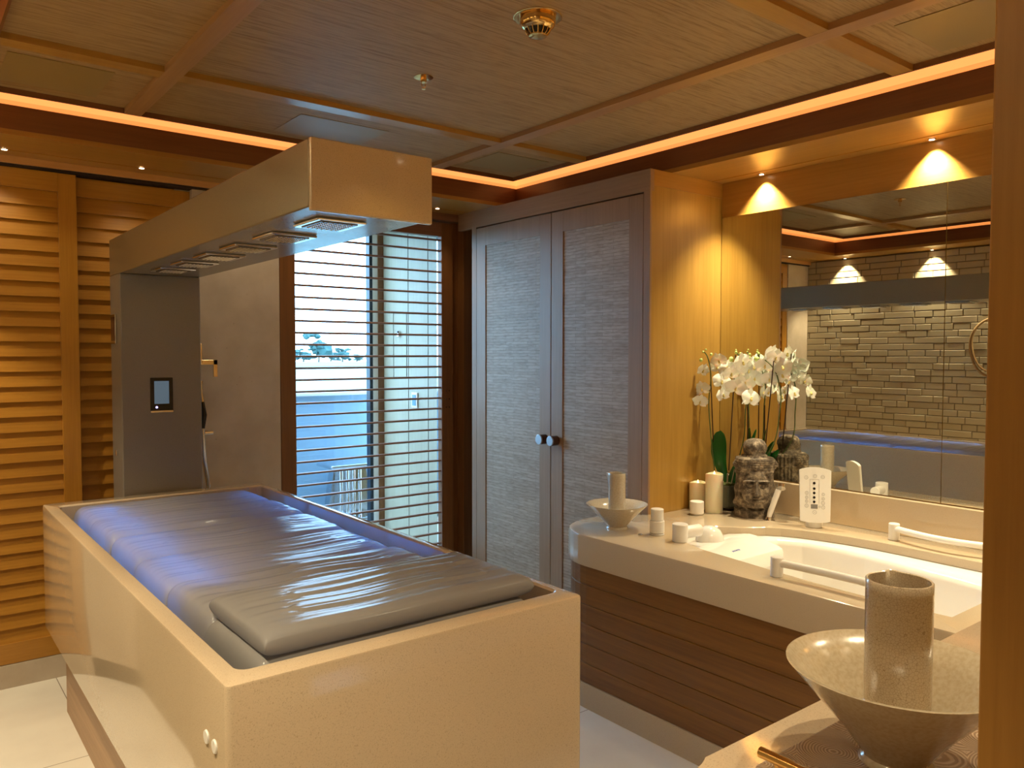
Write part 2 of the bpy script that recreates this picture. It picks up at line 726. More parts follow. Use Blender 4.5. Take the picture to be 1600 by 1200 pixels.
# back wall
struct('wall_back', box(XB, YW + 0.06, 0, 1.605, YW + 0.16, 2.49), OAK_X)
struct('wall_back_pilaster', box(XB, YW - 0.004, 0, 0.172, YW + 0.06, 2.284), LIME)
struct('wall_back_stone', box(1.10, YW + 0.052, 0.0, 1.60, YW + 0.0599, 2.284), LIME)
struct('wall_back_stone_face', box(1.168, YW, 0.0, 1.60, YW + 0.052, 2.284), LIME)
struct('baseboard_back', box(XB + 0.001, YW - 0.004, 0.0, 1.168, YW + 0.05, 0.101), LIME)
struct('wall_back_above_window', box(1.605, YW + 0.05, 2.235, XM, YW + 0.16, 2.49), OAK_X)
struct('wall_right', box(XM + 0.012, -1.3, 0, XM + 0.15, 5.0, 2.49), OAK_Y)
struct('wall_right_frieze', box(XM - 0.004, 0.25, 2.117, XM + 0.012, 2.46, ZS), OAK_Y)
struct('wall_right_behind_deck', box(XM, 0.25, 0, XM + 0.012, 2.46, 2.117), OAK_V)
# near wall and post beside the camera
struct('wall_front', box(0.80, 0.14, 0, XM + 0.012, 0.25, 2.49), OAK_V)
struct('wall_front_post', box(0.719, 0.10, 0, 0.80, 0.27, 2.49, 0.002), POST_V)
struct('wall_behind_camera', box(XB - 0.3, -1.35, 0, 1.6, -1.3, 2.49), OAK_V)
struct('wall_entry_side', box(1.0, -1.3, 0, 1.05, 0.14, 2.49), OAK_V)

# bulkhead: soffit boards and fascias round the coffer
sb = MB()
sb.box(XB, 3.848, ZS, XM, YW + 0.05, ZS + 0.02)
sb.box(XB, YF, ZS, XM, 3.839, ZS + 0.02)
struct('trim_1', sb, OAK_X)
sr = MB()
sr.box(XF1, 0.25, ZS, 3.141, YF, ZS + 0.02)
sr.box(3.150, 0.25, ZS, XM, YF, ZS + 0.02)
struct('trim_2', sr, OAK_Y)
sl = MB()
sl.box(XB, -1.3, ZS, XF0, YF, ZS + 0.02)
struct('trim_3', sl, OAK_Y)
sn = MB()
sn.box(XF0, 0.25, ZS, XF1, YFN, ZS + 0.02)
sn.box(XF0, -1.3, ZS, 1.0, 0.25, ZS + 0.02)
struct('trim_4', sn, OAK_X)
gp = MB()
gp.box(XB, 3.835, ZS + 0.005, XM, 3.853, ZS + 0.03)
gp.box(3.135, 0.25, ZS + 0.005, 3.153, YF, ZS + 0.03)
struct('trim_5', gp, DARKGAP)
fa = MB()
fa.box(XF0, YF, ZS + 0.0202, XF1, YF + 0.02, 2.397)
fa.box(XF0, YFN - 0.02, ZS + 0.0202, XF1, YFN, 2.397)
struct('trim_6', fa, FASC_X)
fb = MB()
fb.box(XF1, YFN - 0.02, ZS + 0.0202, XF1 + 0.02, YF + 0.02, 2.397)
fb.box(XF0 - 0.02, YFN - 0.02, ZS + 0.0202, XF0, YF + 0.02, 2.397)
struct('trim_7', fb, FASC_Y)


def ring_strip(z0, z1, t):
    m = MB()
    m.box(XF0 - t, YF, z0, XF1 + t, YF + t, z1)
    m.box(XF0 - t, YFN - t, z0, XF1 + t, YFN, z1)
    m.box(XF1, YFN, z0, XF1 + t, YF, z1)
    m.box(XF0 - t, YFN, z0, XF0, YF, z1)
    return m


led = thing('led_cove_light', 'glowing orange LED strip running round the coffered ceiling edge', 'light strip', (1.5, 2.0, 2.397))
ring_strip(2.397, 2.414, 0.02).obj('lower_diffuser', COVE2, led)
ring_strip(2.414, 2.489, 0.02).obj('upper_diffuser', COVE, led)

# coffered ceiling field
LX0, LX1, LY0, LY1 = 0.27, 2.705, 0.67, 3.414
ZB, ZP = 2.395, 2.415
lip = MB()
w = 0.008
lip.box(LX0, LY1 - w, ZB, LX1, LY1, ZP + 0.05)
lip.box(LX0, LY0, ZB, LX1, LY0 + w, ZP + 0.05)
lip.box(LX0, LY0, ZB, LX0 + w, LY1, ZP + 0.05)
lip.box(LX1 - w, LY0, ZB, LX1, LY1, ZP + 0.05)
struct('trim_8', lip, FASC_X)
BX = [(0.745, 0.806), (2.170, 2.235)]
BY = [(1.258, 1.326), (2.828, 2.896)]
bmY = MB()
for a, b in BX:
    bmY.box(a, LY0, ZB - 0.0006, b, LY1, ZP + 0.02)
struct('trim_9', bmY, BEAM)
bmX = MB()
for a, b in BY:
    bmX.box(LX0, a, ZB, LX1, b, ZP + 0.02)
struct('trim_10', bmX, OAK_X)
xs = [LX0 + w] + [v for t in BX for v in t] + [LX1 - w]
ys = [LY0 + w] + [v for t in BY for v in t] + [LY1 - w]
k = 0
for i in range(0, 6, 2):
    for j in range(0, 6, 2):
        k += 1
        struct('ceiling_panel_%d' % k, box(xs[i], ys[j], ZP, xs[i + 1], ys[j + 1], ZP + 0.03), GRASS)
for k, r in enumerate(((0.315, 2.998, 0.629, 3.323), (2.305, 3.02, 2.62, 3.32), (2.337, 0.83, 2.65, 1.147), (1.32, 3.04, 1.72, 3.33))):
    struct('ceiling_access_panel_%d' % (k + 1), box(r[0], r[1], ZP - 0.0025, r[2], r[3], ZP - 0.0004), ACCESS)

# ------------------------------------------------------------------ louvred sliding doors
def louvre_door(name, x0, x1, yf, ztop=2.244, sw_l=0.072, sw_r=0.072):
    root = bpy.data.objects.new(name, None)
    root.location = ((x0 + x1) / 2, yf, 0.104)
    COL.objects.link(root)
    root['kind'] = 'structure'
    fr = MB()
    fr.box(x0, yf, 0.104, x0 + sw_l, yf + 0.035, ztop, 0.0015, 1)
    fr.box(x1 - sw_r, yf, 0.104, x1, yf + 0.035, ztop, 0.0015, 1)
    struct('stile', fr, TEAK_V, root)
    ra = MB()
    ra.box(x0 + sw_l, yf, ztop - 0.082, x1 - sw_r, yf + 0.035, ztop)
    ra.box(x0 + sw_l, yf, 0.104, x1 - sw_r, yf + 0.035, 0.192)
    struct('rail', ra, TEAK_X, root)
    sl = MB()
    z = 0.192
    p = 0.0655
    n = int(round((ztop - 0.082 - 0.192) / p))
    p = (ztop - 0.082 - 0.192) / n
    for i in range(n):
        zz = 0.192 + i * p
        # lower edge forward, upper edge back
        sl.prism([(yf + 0.005, zz - 0.004), (yf + 0.011, zz - 0.004), (yf + 0.026, zz + p + 0.006), (yf + 0.020, zz + p + 0.006)], 'X', x0 + sw_l, x1 - sw_r)
    struct('slat_panel', sl, TEAK_X, root)
    return root


louvre_door('door_1', 0.178, 0.668, 3.983)
louvre_door('door_2', 0.585, 1.168, 4.024, 2.240)
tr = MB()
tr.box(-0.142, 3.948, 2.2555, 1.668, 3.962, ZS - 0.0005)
struct('trim_11', tr, wood('trim_painted_light', (0.58, 0.30, 0.10), (0.70, 0.38, 0.14), 'X', 0.4))  # wood colour lightened to stand in for light falling on the trim
struct('trim_12', box(-0.142, 3.962, 2.247, 1.668, 4.06, 2.262), DARKGAP)

# ------------------------------------------------------------------ slatted sliding screen in front of the window
d3 = bpy.data.objects.new('door_3', None)
d3.location = (2.1, YW, 0.1)
COL.objects.link(d3)
d3['kind'] = 'structure'
fr = MB()
fr.box(1.603, YW, 0.02, 1.687, YW + 0.045, 2.235, 0.002, 1)
fr.box(2.609, YW, 0.02, 2.690, YW + 0.045, 2.235, 0.002, 1)
struct('stile', fr, DARK_V, d3)
fr = MB()
fr.box(1.687, YW, 2.152, 2.609, YW + 0.045, 2.235)
fr.box(1.687, YW, 0.02, 2.609, YW + 0.045, 0.16)
struct('rail', fr, DARK_X, d3)
sl = MB()
p = 0.0633
zz = 2.131
while zz > 0.17:
    t = bmesh.new()
    prof = [(YW + 0.0225 + 0.015 * math.cos(a), zz + 0.0062 * math.sin(a)) for a in [2 * PI * i / 12 for i in range(12)]]
    sl.prism(prof, 'X', 1.688, 2.608)
    zz -= p
struct('slat_panel', sl, DARK_X, d3, smooth=50)
for sx in (2.640, 2.662):
    for sz in (1.225, 1.175, 1.125):
        struct('screw', MB().lathe([(0.0, -0.001), (0.0035, -0.001), (0.0035, 0.0)], (sx, YW, sz), 12, Matrix.Rotation(R(-90), 4, 'X'), False, False), CHROME, d3)
# frame to the right of the screen
struct('trim_13', box(2.700, YW + 0.03, 0.0, 2.745, YW + 0.09, 2.285), DARK_V)
struct('trim_14', box(2.745, YW - 0.035, 0.0, 2.93, YW + 0.09, 2.2845), DARK_V)
struct('trim_15', box(1.605, YW - 0.035, 2.243, 2.745, YW + 0.05, 2.2845), DARK_X)

# ------------------------------------------------------------------ recess behind the screen and the sea window
ZR = 0.235
struct('wall_recess_right', box(2.655, YW + 0.09, 0, 2.70, 4.80, 2.6), wood('pale_veneer', (0.40, 0.35, 0.24), (0.48, 0.43, 0.31), 'Z', 0.5))
rs = MB()
for y in (4.21, 4.45):
    rs.box(2.6535, y - 0.002, ZR, 2.6549, y + 0.002, 2.4)
struct('trim_16', rs, DARKGAP)
struct('trim_17', box(2.646, 4.08, ZR, 2.6548, 4.095, 2.35), CHROME)
struct('floor_recess', box(0.6, YW + 0.06, 0.15, 2.70, 4.80, ZR), WHITEP)
struct('wall_recess_left', box(0.6, YW + 0.16, 0, 0.65, 4.80, 2.6), LIME)
struct('ceiling_recess', box(0.6, YW + 0.16, 2.40, 2.70, 4.90, 2.45), WHITEP)
wn = bpy.data.objects.new('window_1', None)
wn.location = (1.7, 4.80, ZR)
COL.objects.link(wn)
wn['kind'] = 'structure'
f1 = MB()
f1.box(2.615, 4.775, ZR, 2.66, 4.86, 2.40)
f1.box(0.65, 4.775, 2.30, 2.66, 4.86, 2.40)
struct('window_frame', f1, DARK_V, wn)
f2 = MB()
f2.box(2.578, 4.785, ZR, 2.616, 4.85, 2.31)
f2.box(0.65, 4.785, ZR, 2.616, 4.85, ZR + 0.03)
struct('window_casing', f2, WHITEP, wn)
f3 = MB()
f3.box(2.555, 4.79, ZR + 0.03, 2.578, 4.84, 2.31)
f3.box(0.65, 4.79, ZR + 0.03, 2.578, 4.84, ZR + 0.05)
f3.box(0.65, 4.79, 2.27, 2.578, 4.84, 2.31)
struct('window_gasket', f3, plain('dark_gasket', (0.01, 0.02, 0.035), 0.4), wn)
gm, gnt, gb = new_mat('clear_glass')
tb = gnt.nodes.new('ShaderNodeBsdfTransparent')
tb.inputs[0].default_value = (0.93, 0.97, 1.0, 1)
gl = gnt.nodes.new('ShaderNodeBsdfGlossy')
gl.inputs['Roughness'].default_value = 0.0
mxs = gnt.nodes.new('ShaderNodeMixShader')
mxs.inputs[0].default_value = 0.05
gnt.links.new(tb.outputs[0], mxs.inputs[1])
gnt.links.new(gl.outputs[0], mxs.inputs[2])
gnt.links.new(mxs.outputs[0], gnt.nodes['Material Output'].inputs[0])
struct('window_pane', box(0.65, 4.812, ZR + 0.05, 2.556, 4.818, 2.28), gm, wn)
# side deck outside and bulwark
struct('floor_outside', box(-3, 4.87, 0.1, 6, 5.62, 0.2), plain('teak_deck', (0.35, 0.30, 0.25), 0.7))
bl = MB()
bl.box(-3, 5.55, 0.2, 6, 5.63, 1.13)
struct('wall_bulwark', bl, plain('bulwark_paint', (0.24, 0.38, 0.50), 0.35))
struct('trim_18', box(-3, 5.52, 1.13, 6, 5.70, 1.16, 0.008), plain('white_capping', (0.75, 0.75, 0.75), 0.3))


def sea_mat():
    m, nt, b = new_mat('turquoise_sea')
    n = N(nt, 'ShaderNodeTexNoise', Scale=1.0, Detail=5.0, Roughness=0.6)
    nt.links.new(coords(nt, (0.02, 0.12, 1)), n.inputs['Vector'])
    c = ramp(nt, n.outputs[0], [(0.38, (0.03, 0.17, 0.165)), (0.52, (0.08, 0.21, 0.20)), (0.66, (0.22, 0.29, 0.27))])
    nt.links.new(c, b.inputs['Base Color'])
    b.inputs['Roughness'].default_value = 0.55
    return m


struct('sea', box(-400, 7.0, -2.6, 500, 260, -2.5), sea_mat())
struct('shore', box(-400, 225, -2.5, 500, 300, -1.2), plain('beach_sand', (0.35, 0.34, 0.30), 0.9))

treeM = plain('hazy_foliage', (0.035, 0.095, 0.09), 0.9)
tk = plain('tree_trunk', (0.12, 0.10, 0.08), 0.9)
rt = random.Random(11)


def blob(mb, c, r, seed):
    t = bmesh.new()
    bmesh.ops.create_icosphere(t, subdivisions=2, radius=1.0)
    q = random.Random(seed)
    for v in t.verts:
        kk = 1 + q.uniform(-0.28, 0.22)
        v.co = Vector((v.co.x * r[0] * kk + c[0], v.co.y * r[1] * kk + c[1], v.co.z * r[2] * kk + c[2]))
    mb.add(t)


# positions as (pixel-free) bearings: x / y ratio between 0.42 and 0.54 seen from the room
tl = [(104, 8.5, 'tall dark'), (99, 4.0, 'low'), (108, 3.2, 'low'), (112, 4.2, 'low'), (117, 2.6, 'low'), (122, 2.8, 'low'), (126, 7.5, 'tall'), (130, 3.2, 'low'), (134, 2.4, 'low'), (95, 3.6, 'low')]
TL = ['tallest hazy tree on the far shore, left of centre in the window', 'small bush on the far shore just left of the tallest tree', 'low bush on the far shore just right of the tallest tree', 'rounded bush on the far shore right of the tallest tree group', 'low bush at the middle of the far shore seen between the slats', 'small bush on the far shore just left of the slim tall tree', 'slim tall tree on the far shore nearest the right window edge', 'bush on the far shore just right of the slim tall tree', 'last low bush on the far shore at the right window edge', 'leftmost rounded bush on the far shore beside the window frame']
for i, (x, h, kd) in enumerate(tl):
    y = 228.0 + 9.0 * {104: 0, 99: 1, 108: 2, 112: 0, 117: 1, 122: 2, 126: 0, 130: 1, 134: 2, 95: 0}[x]
    x = x * y / 228.0
    root = thing('shore_tree', TL[i], 'tree', (x, y, -1.2), 'trees on the far shore')
    m = MB()
    blob(m, (x, y, -1.2 + h * 0.62), (h * 0.16 if h > 5 else h * 0.5, 2, h * 0.2), i)
    blob(m, (x + h * 0.2, y, -1.2 + h * 0.42), (h * 0.3, 2, h * 0.28), i + 50)
    for kk in range(16):
        blob(m, (x + (h * 0.4 + 1.2) * rt.uniform(-0.9, 0.9), y + rt.uniform(-0.5, 0.5), -1.2 + h * rt.uniform(0.12, 1.0)), (h * rt.uniform(0.06, 0.17), 1.4, h * rt.uniform(0.05, 0.12)), i * 10 + kk)
    m.obj('crown', treeM, root)
    MB().tube([(x, y, -1.25), (x + 0.2, y, -1.2 + h * 0.6)], 0.25, 6).obj('trunk', tk, root)
tag(box(122, 252, -1.2, 138, 258, 3.4).obj('shore_house', plain('white_render', (0.85, 0.85, 0.85), 0.8)), 'pale low house among the trees on the far shore', 'house')

# polished steel deck fitting outside
df = thing('deck_fitting', 'polished steel fitting standing outside the window by the blue bulwark', 'deck fitting', (2.66, 5.33, 0.2))
STEEL = plain('brushed_steel', (0.6, 0.66, 0.72), 0.22, 1.0)
m = MB()
m.box(2.46, 5.20, 0.615, 2.90, 5.46, 0.64, 0.012)
m.obj('top_plate', STEEL, df)
m = MB()
m.prism([(2.50, 0.2), (2.86, 0.2), (2.82, 0.615), (2.56, 0.615)], 'Y', 5.36, 5.44)
m.obj('back_plate', STEEL, df)
for xx in (2.57, 2.62, 2.67, 2.72):
    MB().tube([(xx, 5.27, 0.24), (xx, 5.27, 0.62)], 0.014, 10).obj('roller', CHROME, df, smooth=40)
MB().box(2.48, 5.2, 0.2, 2.88, 5.45, 0.24, 0.01).obj('foot_plate', STEEL, df)

# switches on the recess wall
sw = thing('wall_switch', 'white framed blue switch plate on the pale wall behind the slats', 'switch', (2.650, 4.37, 1.12))
box(2.645, 4.33, 1.10, 2.6549, 4.40, 1.20, 0.002, 1).obj('plate', WHITEP, sw)
box(2.642, 4.345, 1.115, 2.6455, 4.385, 1.185).obj('rocker', plain('blue_rocker', (0.15, 0.3, 0.6), 0.3), sw)
cp = thing('wall_hatch', 'flush upright hatch in the pale wall behind the slats', 'hatch', (2.655, 4.6, 1.29))
m = MB()
for a in ((4.47, 1.29, 4.472, 1.72), (4.64, 1.29, 4.642, 1.72), (4.47, 1.29, 4.642, 1.292), (4.47, 1.718, 4.642, 1.72)):
    m.box(2.6525, a[0], a[1], 2.6549, a[2], a[3])
m.obj('hatch_seam', DARKGAP, cp)
tb2 = thing('wall_fitting', 'small chrome catch high on the pale wall behind the slats', 'catch', (2.65, 4.55, 1.56))
box(2.64, 4.55, 1.56, 2.6524, 4.575, 1.60, 0.003, 1).obj('catch_body', CHROME, tb2)
box(2.635, 4.555, 1.585, 2.6405, 4.57, 1.60).obj('catch_button', BLACK, tb2)

# ================================================================== CABINET
CX = 2.702
CY = 2.415
cab = thing('tall_cabinet', 'tall pale oak cabinet with two bamboo panelled doors in the corner', 'cabinet', (2.97, 3.1, 0))
m = MB()
m.box(CX + 0.03, CY + 0.02, 0.06, XM - 0.004, 3.765, 2.18)
m.obj('carcass', DARKGAP, cab)
m = MB()
m.box(CX + 0.012, CY, 0.0, XM - 0.004, CY + 0.022, 2.212, 0.001, 1)
m.obj('side_panel', OAK_V, cab)
box(CX, CY, 0.0, CX + 0.0119, CY + 0.038, 2.1858).obj('front_stile', CAB_V, cab)
box(CX, 3.757, 0.0, CX + 0.02, 3.80, 2.1858).obj('front_stile', CAB_V, cab)
m = MB()
m.box(CX, CY - 0.001, 2.186, CX + 0.025, 3.94, ZS - 0.001)
m.obj('front_cornice', wood('limed_oak_cornice', (0.28, 0.165, 0.09), (0.37, 0.23, 0.135), 'Y', 0.42), cab)
m = MB()
m.box(CX + 0.0251, CY - 0.001, 2.212, XM - 0.004, CY + 0.022, ZS - 0.001)
m.obj('side_cornice', OAK_X, cab)


def cab_door(y0, y1, knob_y):
    s = 0.088
    f = MB()
    f.box(CX, y0, 0.06, CX + 0.024, y0 + s, 2.178, 0.001, 1)
    f.box(CX, y1 - s, 0.06, CX + 0.024, y1, 2.178, 0.001, 1)
    f.box(CX, y0 + s, 2.178 - 0.105, CX + 0.024, y1 - s, 2.178)
    f.box(CX, y0 + s, 0.06, CX + 0.024, y1 - s, 0.19)
    d = f.obj('door', CAB_V, cab)
    box(CX + 0.006, y0 + s, 0.19, CX + 0.016, y1 - s, 2.073).obj('bamboo_panel', BAMBOO, d)
    q = MB()
    Mx = Matrix.Rotation(R(-90), 4, 'Y')
    q.lathe([(0.0255, 0.0), (0.0255, 0.0405)], (CX, knob_y, 1.0), 32, Mx)
    kb = q.obj('knob', plain('dark_brown_leather', (0.06, 0.02, 0.012), 0.4), d, smooth=40)
    q = MB()
    q.lathe([(0.0, 0.0475), (0.024, 0.0475), (0.0262, 0.046), (0.0262, 0.0406)], (CX, knob_y, 1.0), 32, Mx, cap0=False)
    tag(q.obj('knob_cap', plain('dull_chrome', (0.45, 0.45, 0.46), 0.35, 1.0), kb, smooth=30), 'chrome cap of the knob')
    return d


cab_door(3.094, 3.755, 3.135)
cab_door(2.456, 3.089, 3.046)

# ================================================================== MIRROR
mr = thing('wall_mirror', 'large frameless wall mirror in two panels above the bathtub', 'mirror', (XM, 1.4, 0.862))
box(XM - 0.008, 1.3625, 0.866, XM - 0.0005, 2.412, 2.116).obj('mirror_panel', MIRROR, mr)
box(XM - 0.008, 0.255, 0.866, XM - 0.0005, 1.3595, 2.116).obj('mirror_panel', MIRROR, mr)

# ================================================================== DOWNLIGHTS
def downlight(x, y, label, grp):
    t = thing('downlight', label, 'downlight', (x, y, ZS - 0.004), grp)
    m = MB()
    m.lathe([(0.016, 0), (0.011, 0), (0.011, 0.0035), (0.016, 0.0035)], (x, y, ZS - 0.004), 20, None, False, False)
    m.obj('trim_ring', CHROME, t, smooth=30)
    MB().lathe([(0, 0.002), (0.0108, 0.002)], (x, y, ZS - 0.004), 20, None, False, False).obj('lens', DOT, t)


nm = ['nearest the cabinet', 'above the middle of the mirror', 'nearest the entrance wall']
for p, n in zip(RIGHT_SPOTS, nm):
    downlight(p[0], p[1], 'small ceiling downlight over the mirror, ' + n, 'downlights above the mirror')
nm = ['nearest the louvred doors', 'second from the louvred doors', 'third from the louvred doors', 'fourth from the louvred doors', 'farthest from the louvred doors']
for p, n in zip(BRICK_SPOTS, nm):
    downlight(p[0], p[1], 'small downlight washing the brick wall, ' + n, 'downlights above the brick wall')
nm = ['above the nearer louvred door at far left', 'above the second louvred door', 'above the pale stone wall behind the column', 'above the left part of the slatted screen', 'above the right end of the slatted screen']
for p, n in zip(BACK_SPOTS, nm):
    downlight(p[0], p[1], 'tiny bright downlight in the soffit ' + n, 'downlights along the back soffit')
nm = ['above the near bowl', 'in the middle of the near soffit', 'nearest the mirror wall']
for p, n in zip(ADDED_FRONT_SPOTS, nm):
    downlight(p[0], p[1], 'added downlight out of view in the soffit over the near counter, ' + n, 'added downlights over the near counter')

# ================================================================== TREATMENT TABLE
TX0, TX1, TY0, TY1, TZ, TZB = 0.467, 1.362, 1.434, 3.646, 0.84, 0.347
tab = thing('treatment_table', 'large beige stone treatment table with a sunken top and wooden base', 'treatment table', (0.92, 2.54, 0))
c = ((TX0 + TX1) / 2, (TY0 + TY1) / 2)
outer = rrect(TX0, TY0, TX1, TY1, 0.012, 5)
o_in = rrect(TX0 + 0.006, TY0 + 0.006, TX1 - 0.006, TY1 - 0.006, 0.010, 5)
inner = rrect(TX0 + 0.046, TY0 + 0.062, TX1 - 0.03, TY1 - 0.075, 0.022, 6)
inner_t = offset_poly(inner, c, 0.005)
t, rg = ring_loops([(offset_poly(outer, c, -0.03), TZB), (outer, TZB), (outer, TZ - 0.006), (offset_poly(outer, c, -0.002), TZ - 0.002), (o_in, TZ), (inner_t, TZ), (inner, TZ - 0.006), (inner, 0.66)], c, 40)
t.faces.new(list(reversed(rg[-1])))
t.faces.new(rg[0])
m = MB()
m.add(t)
m.obj('basin_box', STONE, tab, smooth=30)
box(0.528, 1.62, 0.0, 1.30, 3.571, TZB - 0.0005, 0.002, 1).obj('base', BASE_Y, tab)
for yy in (1.548, 1.499):
    q = MB()
    q.lathe([(0.0, -0.0035), (0.0125, -0.0035), (0.0135, -0.0015), (0.0135, 0.0)], (TX0, yy, 0.704), 24, Matrix.Rotation(R(90), 4, 'Y'), False, False)
    tag(q.obj('push_button', WHITEP, tab, smooth=30), 'round white push button')

# water mattress -----------------------------------------------------
mat = thing('water_mattress', 'frosted water mattress of cushions lying in the treatment table', 'mattress', (0.92, 2.5, 0.69))


def cushion(x0, x1, y0, y1, z0, z1, seed, wr=1.0, grooves=True, nx=90, ny=96):
    """inflated rectangular cushion: bulged top, rounded sides, lengthwise wrinkles"""
    q = random.Random(seed)
    ph = [q.uniform(0, 6.28) for _ in range(8)]
    fr = [q.uniform(0.7, 1.3) for _ in range(8)]
    t = bmesh.new()
    hx, hy = (x1 - x0) / 2, (y1 - y0) / 2
    cx, cy = (x0 + x1) / 2, (y0 + y1) / 2
    hz = (z1 - z0)

    def shape(u, v):
        # u,v in -1..1 ; returns x,y,edge factor
        ex = (1 - abs(u) ** 26)
        ey = (1 - abs(v) ** 9)
        e = max(0.0, ex * ey) ** 0.33
        return cx + hx * u, cy + hy * v, e

    def top(u, v):
        x, y, e = shape(u, v)
        wv = 0.0
        fade = max(0, 1 - abs(u) ** 6) * max(0, 1 - abs(v) ** 4)
        for i in range(5):
            wv += math.sin((y - cy) * (62 + 37 * i) * fr[i] + ph[i] + 1.3 * math.sin((x - cx) * (2.2 + i * .6) + ph[(i + 3) % 8])) / (1 + 0.55 * i)
        zz = z0 + hz * (0.5 + 0.5 * e) + wr * 0.0018 * wv * fade
        zz += 0.0025 * math.sin(x * 17 + ph[5]) * fade * (1 if wr > 0 else 0)
        if grooves:
            # embossed oval channels
            for (gy, gl) in ((0.24, 0.56), (-0.30, 0.66)):
                du = max(0.0, abs(u - 0.05) - gl) * hx
                dv = (v - gy) * hy
                d = math.hypot(du, dv)
                for rr, am in ((0.020, 0.0020), (0.034, -0.0016)):
                    zz += am * math.exp(-((d - rr) / 0.0036) ** 2)
        return x, y, zz
    G = []
    us = [-1 + 2 * (0.5 - 0.5 * math.cos(PI * i / nx)) * 1.0 for i in range(nx + 1)]
    vs = [-1 + 2 * j / ny for j in range(ny + 1)]
    vs = [math.sin(v * PI / 2) * 0.35 + v * 0.65 for v in vs]
    Tt = [[t.verts.new(top(u, v)) for v in vs] for u in us]
    Bb = []
    for i, u in enumerate(us):
        row = []
        for j, v in enumerate(vs):
            if i in (0, nx) or j in (0, ny):
                row.append(Tt[i][j])
            else:
                x, y, e = shape(u, v)
                row.append(t.verts.new((x, y, z0 + hz * (0.5 - 0.5 * e))))
        Bb.append(row)
    for i in range(nx):
        for j in range(ny):
            t.faces.new((Tt[i][j], Tt[i + 1][j], Tt[i + 1][j + 1], Tt[i][j + 1]))
            fvs = (Bb[i][j], Bb[i][j + 1], Bb[i + 1][j + 1], Bb[i + 1][j])
            if len(set(fvs)) == 4:
                try:
                    t.faces.new(fvs)
                except ValueError:
                    pass
    mb = MB()
    mb.add(t)
    return mb


NC = 6
y_a, y_b = 1.514, 3.54
pc = (y_b - y_a) / NC
for i in range(NC):
    a = y_a + i * pc
    cushion(0.556 + 0.004 * (i % 2), 1.264 - 0.006 * ((i + 1) % 2), a - 0.012, a + pc + 0.012, 0.69, 0.842 + 0.004 * math.sin(i * 2.1), i + 1).obj('water_chamber', VINYL, mat, smooth=2)
cushion(0.570, 1.268, 1.512, 1.862, 0.834, 0.890, 77, 0.9).obj('head_cushion', VINYL, mat, smooth=2)
for x0, x1, st_ in ((0.640, 0.646, 1), (1.240, 1.244, 2)):
    box(x0, 2.1, 0.785, x1, 3.45, 0.791).obj('led_strip', BLUELED, mat)

# ================================================================== SHOWER COLUMN WITH ARM
sc = thing('shower_column', 'grey stone shower column with a long beige overhead arm over the table', 'shower column', (0.94, 3.78, 0))
GREYP = speckle('grey_quartz', (0.245, 0.225, 0.20), 0.3, 0.06, 340, 0.1)
box(0.775, 3.679, 0.0, 1.107, 3.872, 1.7925, 0.003, 1).obj('post', [GREYP], sc)
box(0.775, 1.748, 1.793, 1.107, 3.872, 1.953, 0.003, 1).obj('arm', [GREYSTONE], sc)
tag(box(0.7745, 1.733, 1.783, 1.1075, 1.7478, 1.9535, 0.004, 2).obj('end_panel', STONE, sc), 'beige speckled end panel')
for yy in (1.93, 2.232, 2.53, 2.815, 3.10, 3.385):
    hd = box(0.845, yy - 0.078, 1.785, 0.982, yy + 0.078, 1.7926, 0.003, 2).obj('shower_head', CHROME, sc)
    q = MB()
    q.box(0.862, yy - 0.060, 1.7828, 0.965, yy + 0.060, 1.7849)
    ip = q.obj('nozzle_plate', plain('dark_steel', (0.16, 0.16, 0.17), 0.25, 1.0), hd)
    q = MB()
    for a in range(7):
        for b in range(9):
            q.lathe([(0.0028, 0), (0.0022, -0.002)], (0.874 + a * 0.0132, yy - 0.048 + b * 0.012, 1.7827), 6)
    tag(q.obj('nozzle', CHROME, hd), kind='stuff')
scr = box(0.889, 3.6755, 1.193, 0.983, 3.6788, 1.343, 0.002, 1).obj('control_screen', BLACK, sc)
box(0.905, 3.6748, 1.228, 0.966, 3.6756, 1.328).obj('display', emit('dim_display', (0.10, 0.16, 0.22), 0.5), scr)
box(0.889, 3.6735, 1.190, 0.983, 3.6788, 1.198).obj('chrome_edge', CHROME, scr)
MB().lathe([(0, -0.0012), (0.005, -0.0012), (0.005, 0)], (0.914, 3.6754, 1.213), 16, Matrix.Rotation(R(-90), 4, 'X'), False, False).obj('indicator', emit('violet_light', (0.45, 0.4, 1.0), 2.5), scr)
q = MB()
q.box(0.7665, 3.745, 1.492, 0.7748, 3.83, 1.62, 0.002, 1)
lh = q.obj('light_fitting', CHROME, sc)
box(0.765, 3.757, 1.504, 0.7667, 3.818, 1.608).obj('lens_plate', plain('brown_lens', (0.10, 0.04, 0.025), 0.1), lh)
q = MB()
q.box(0.768, 3.77, 1.00, 0.7748, 3.785, 1.025, 0.002, 1)
q.obj('side_button', CHROME, sc)

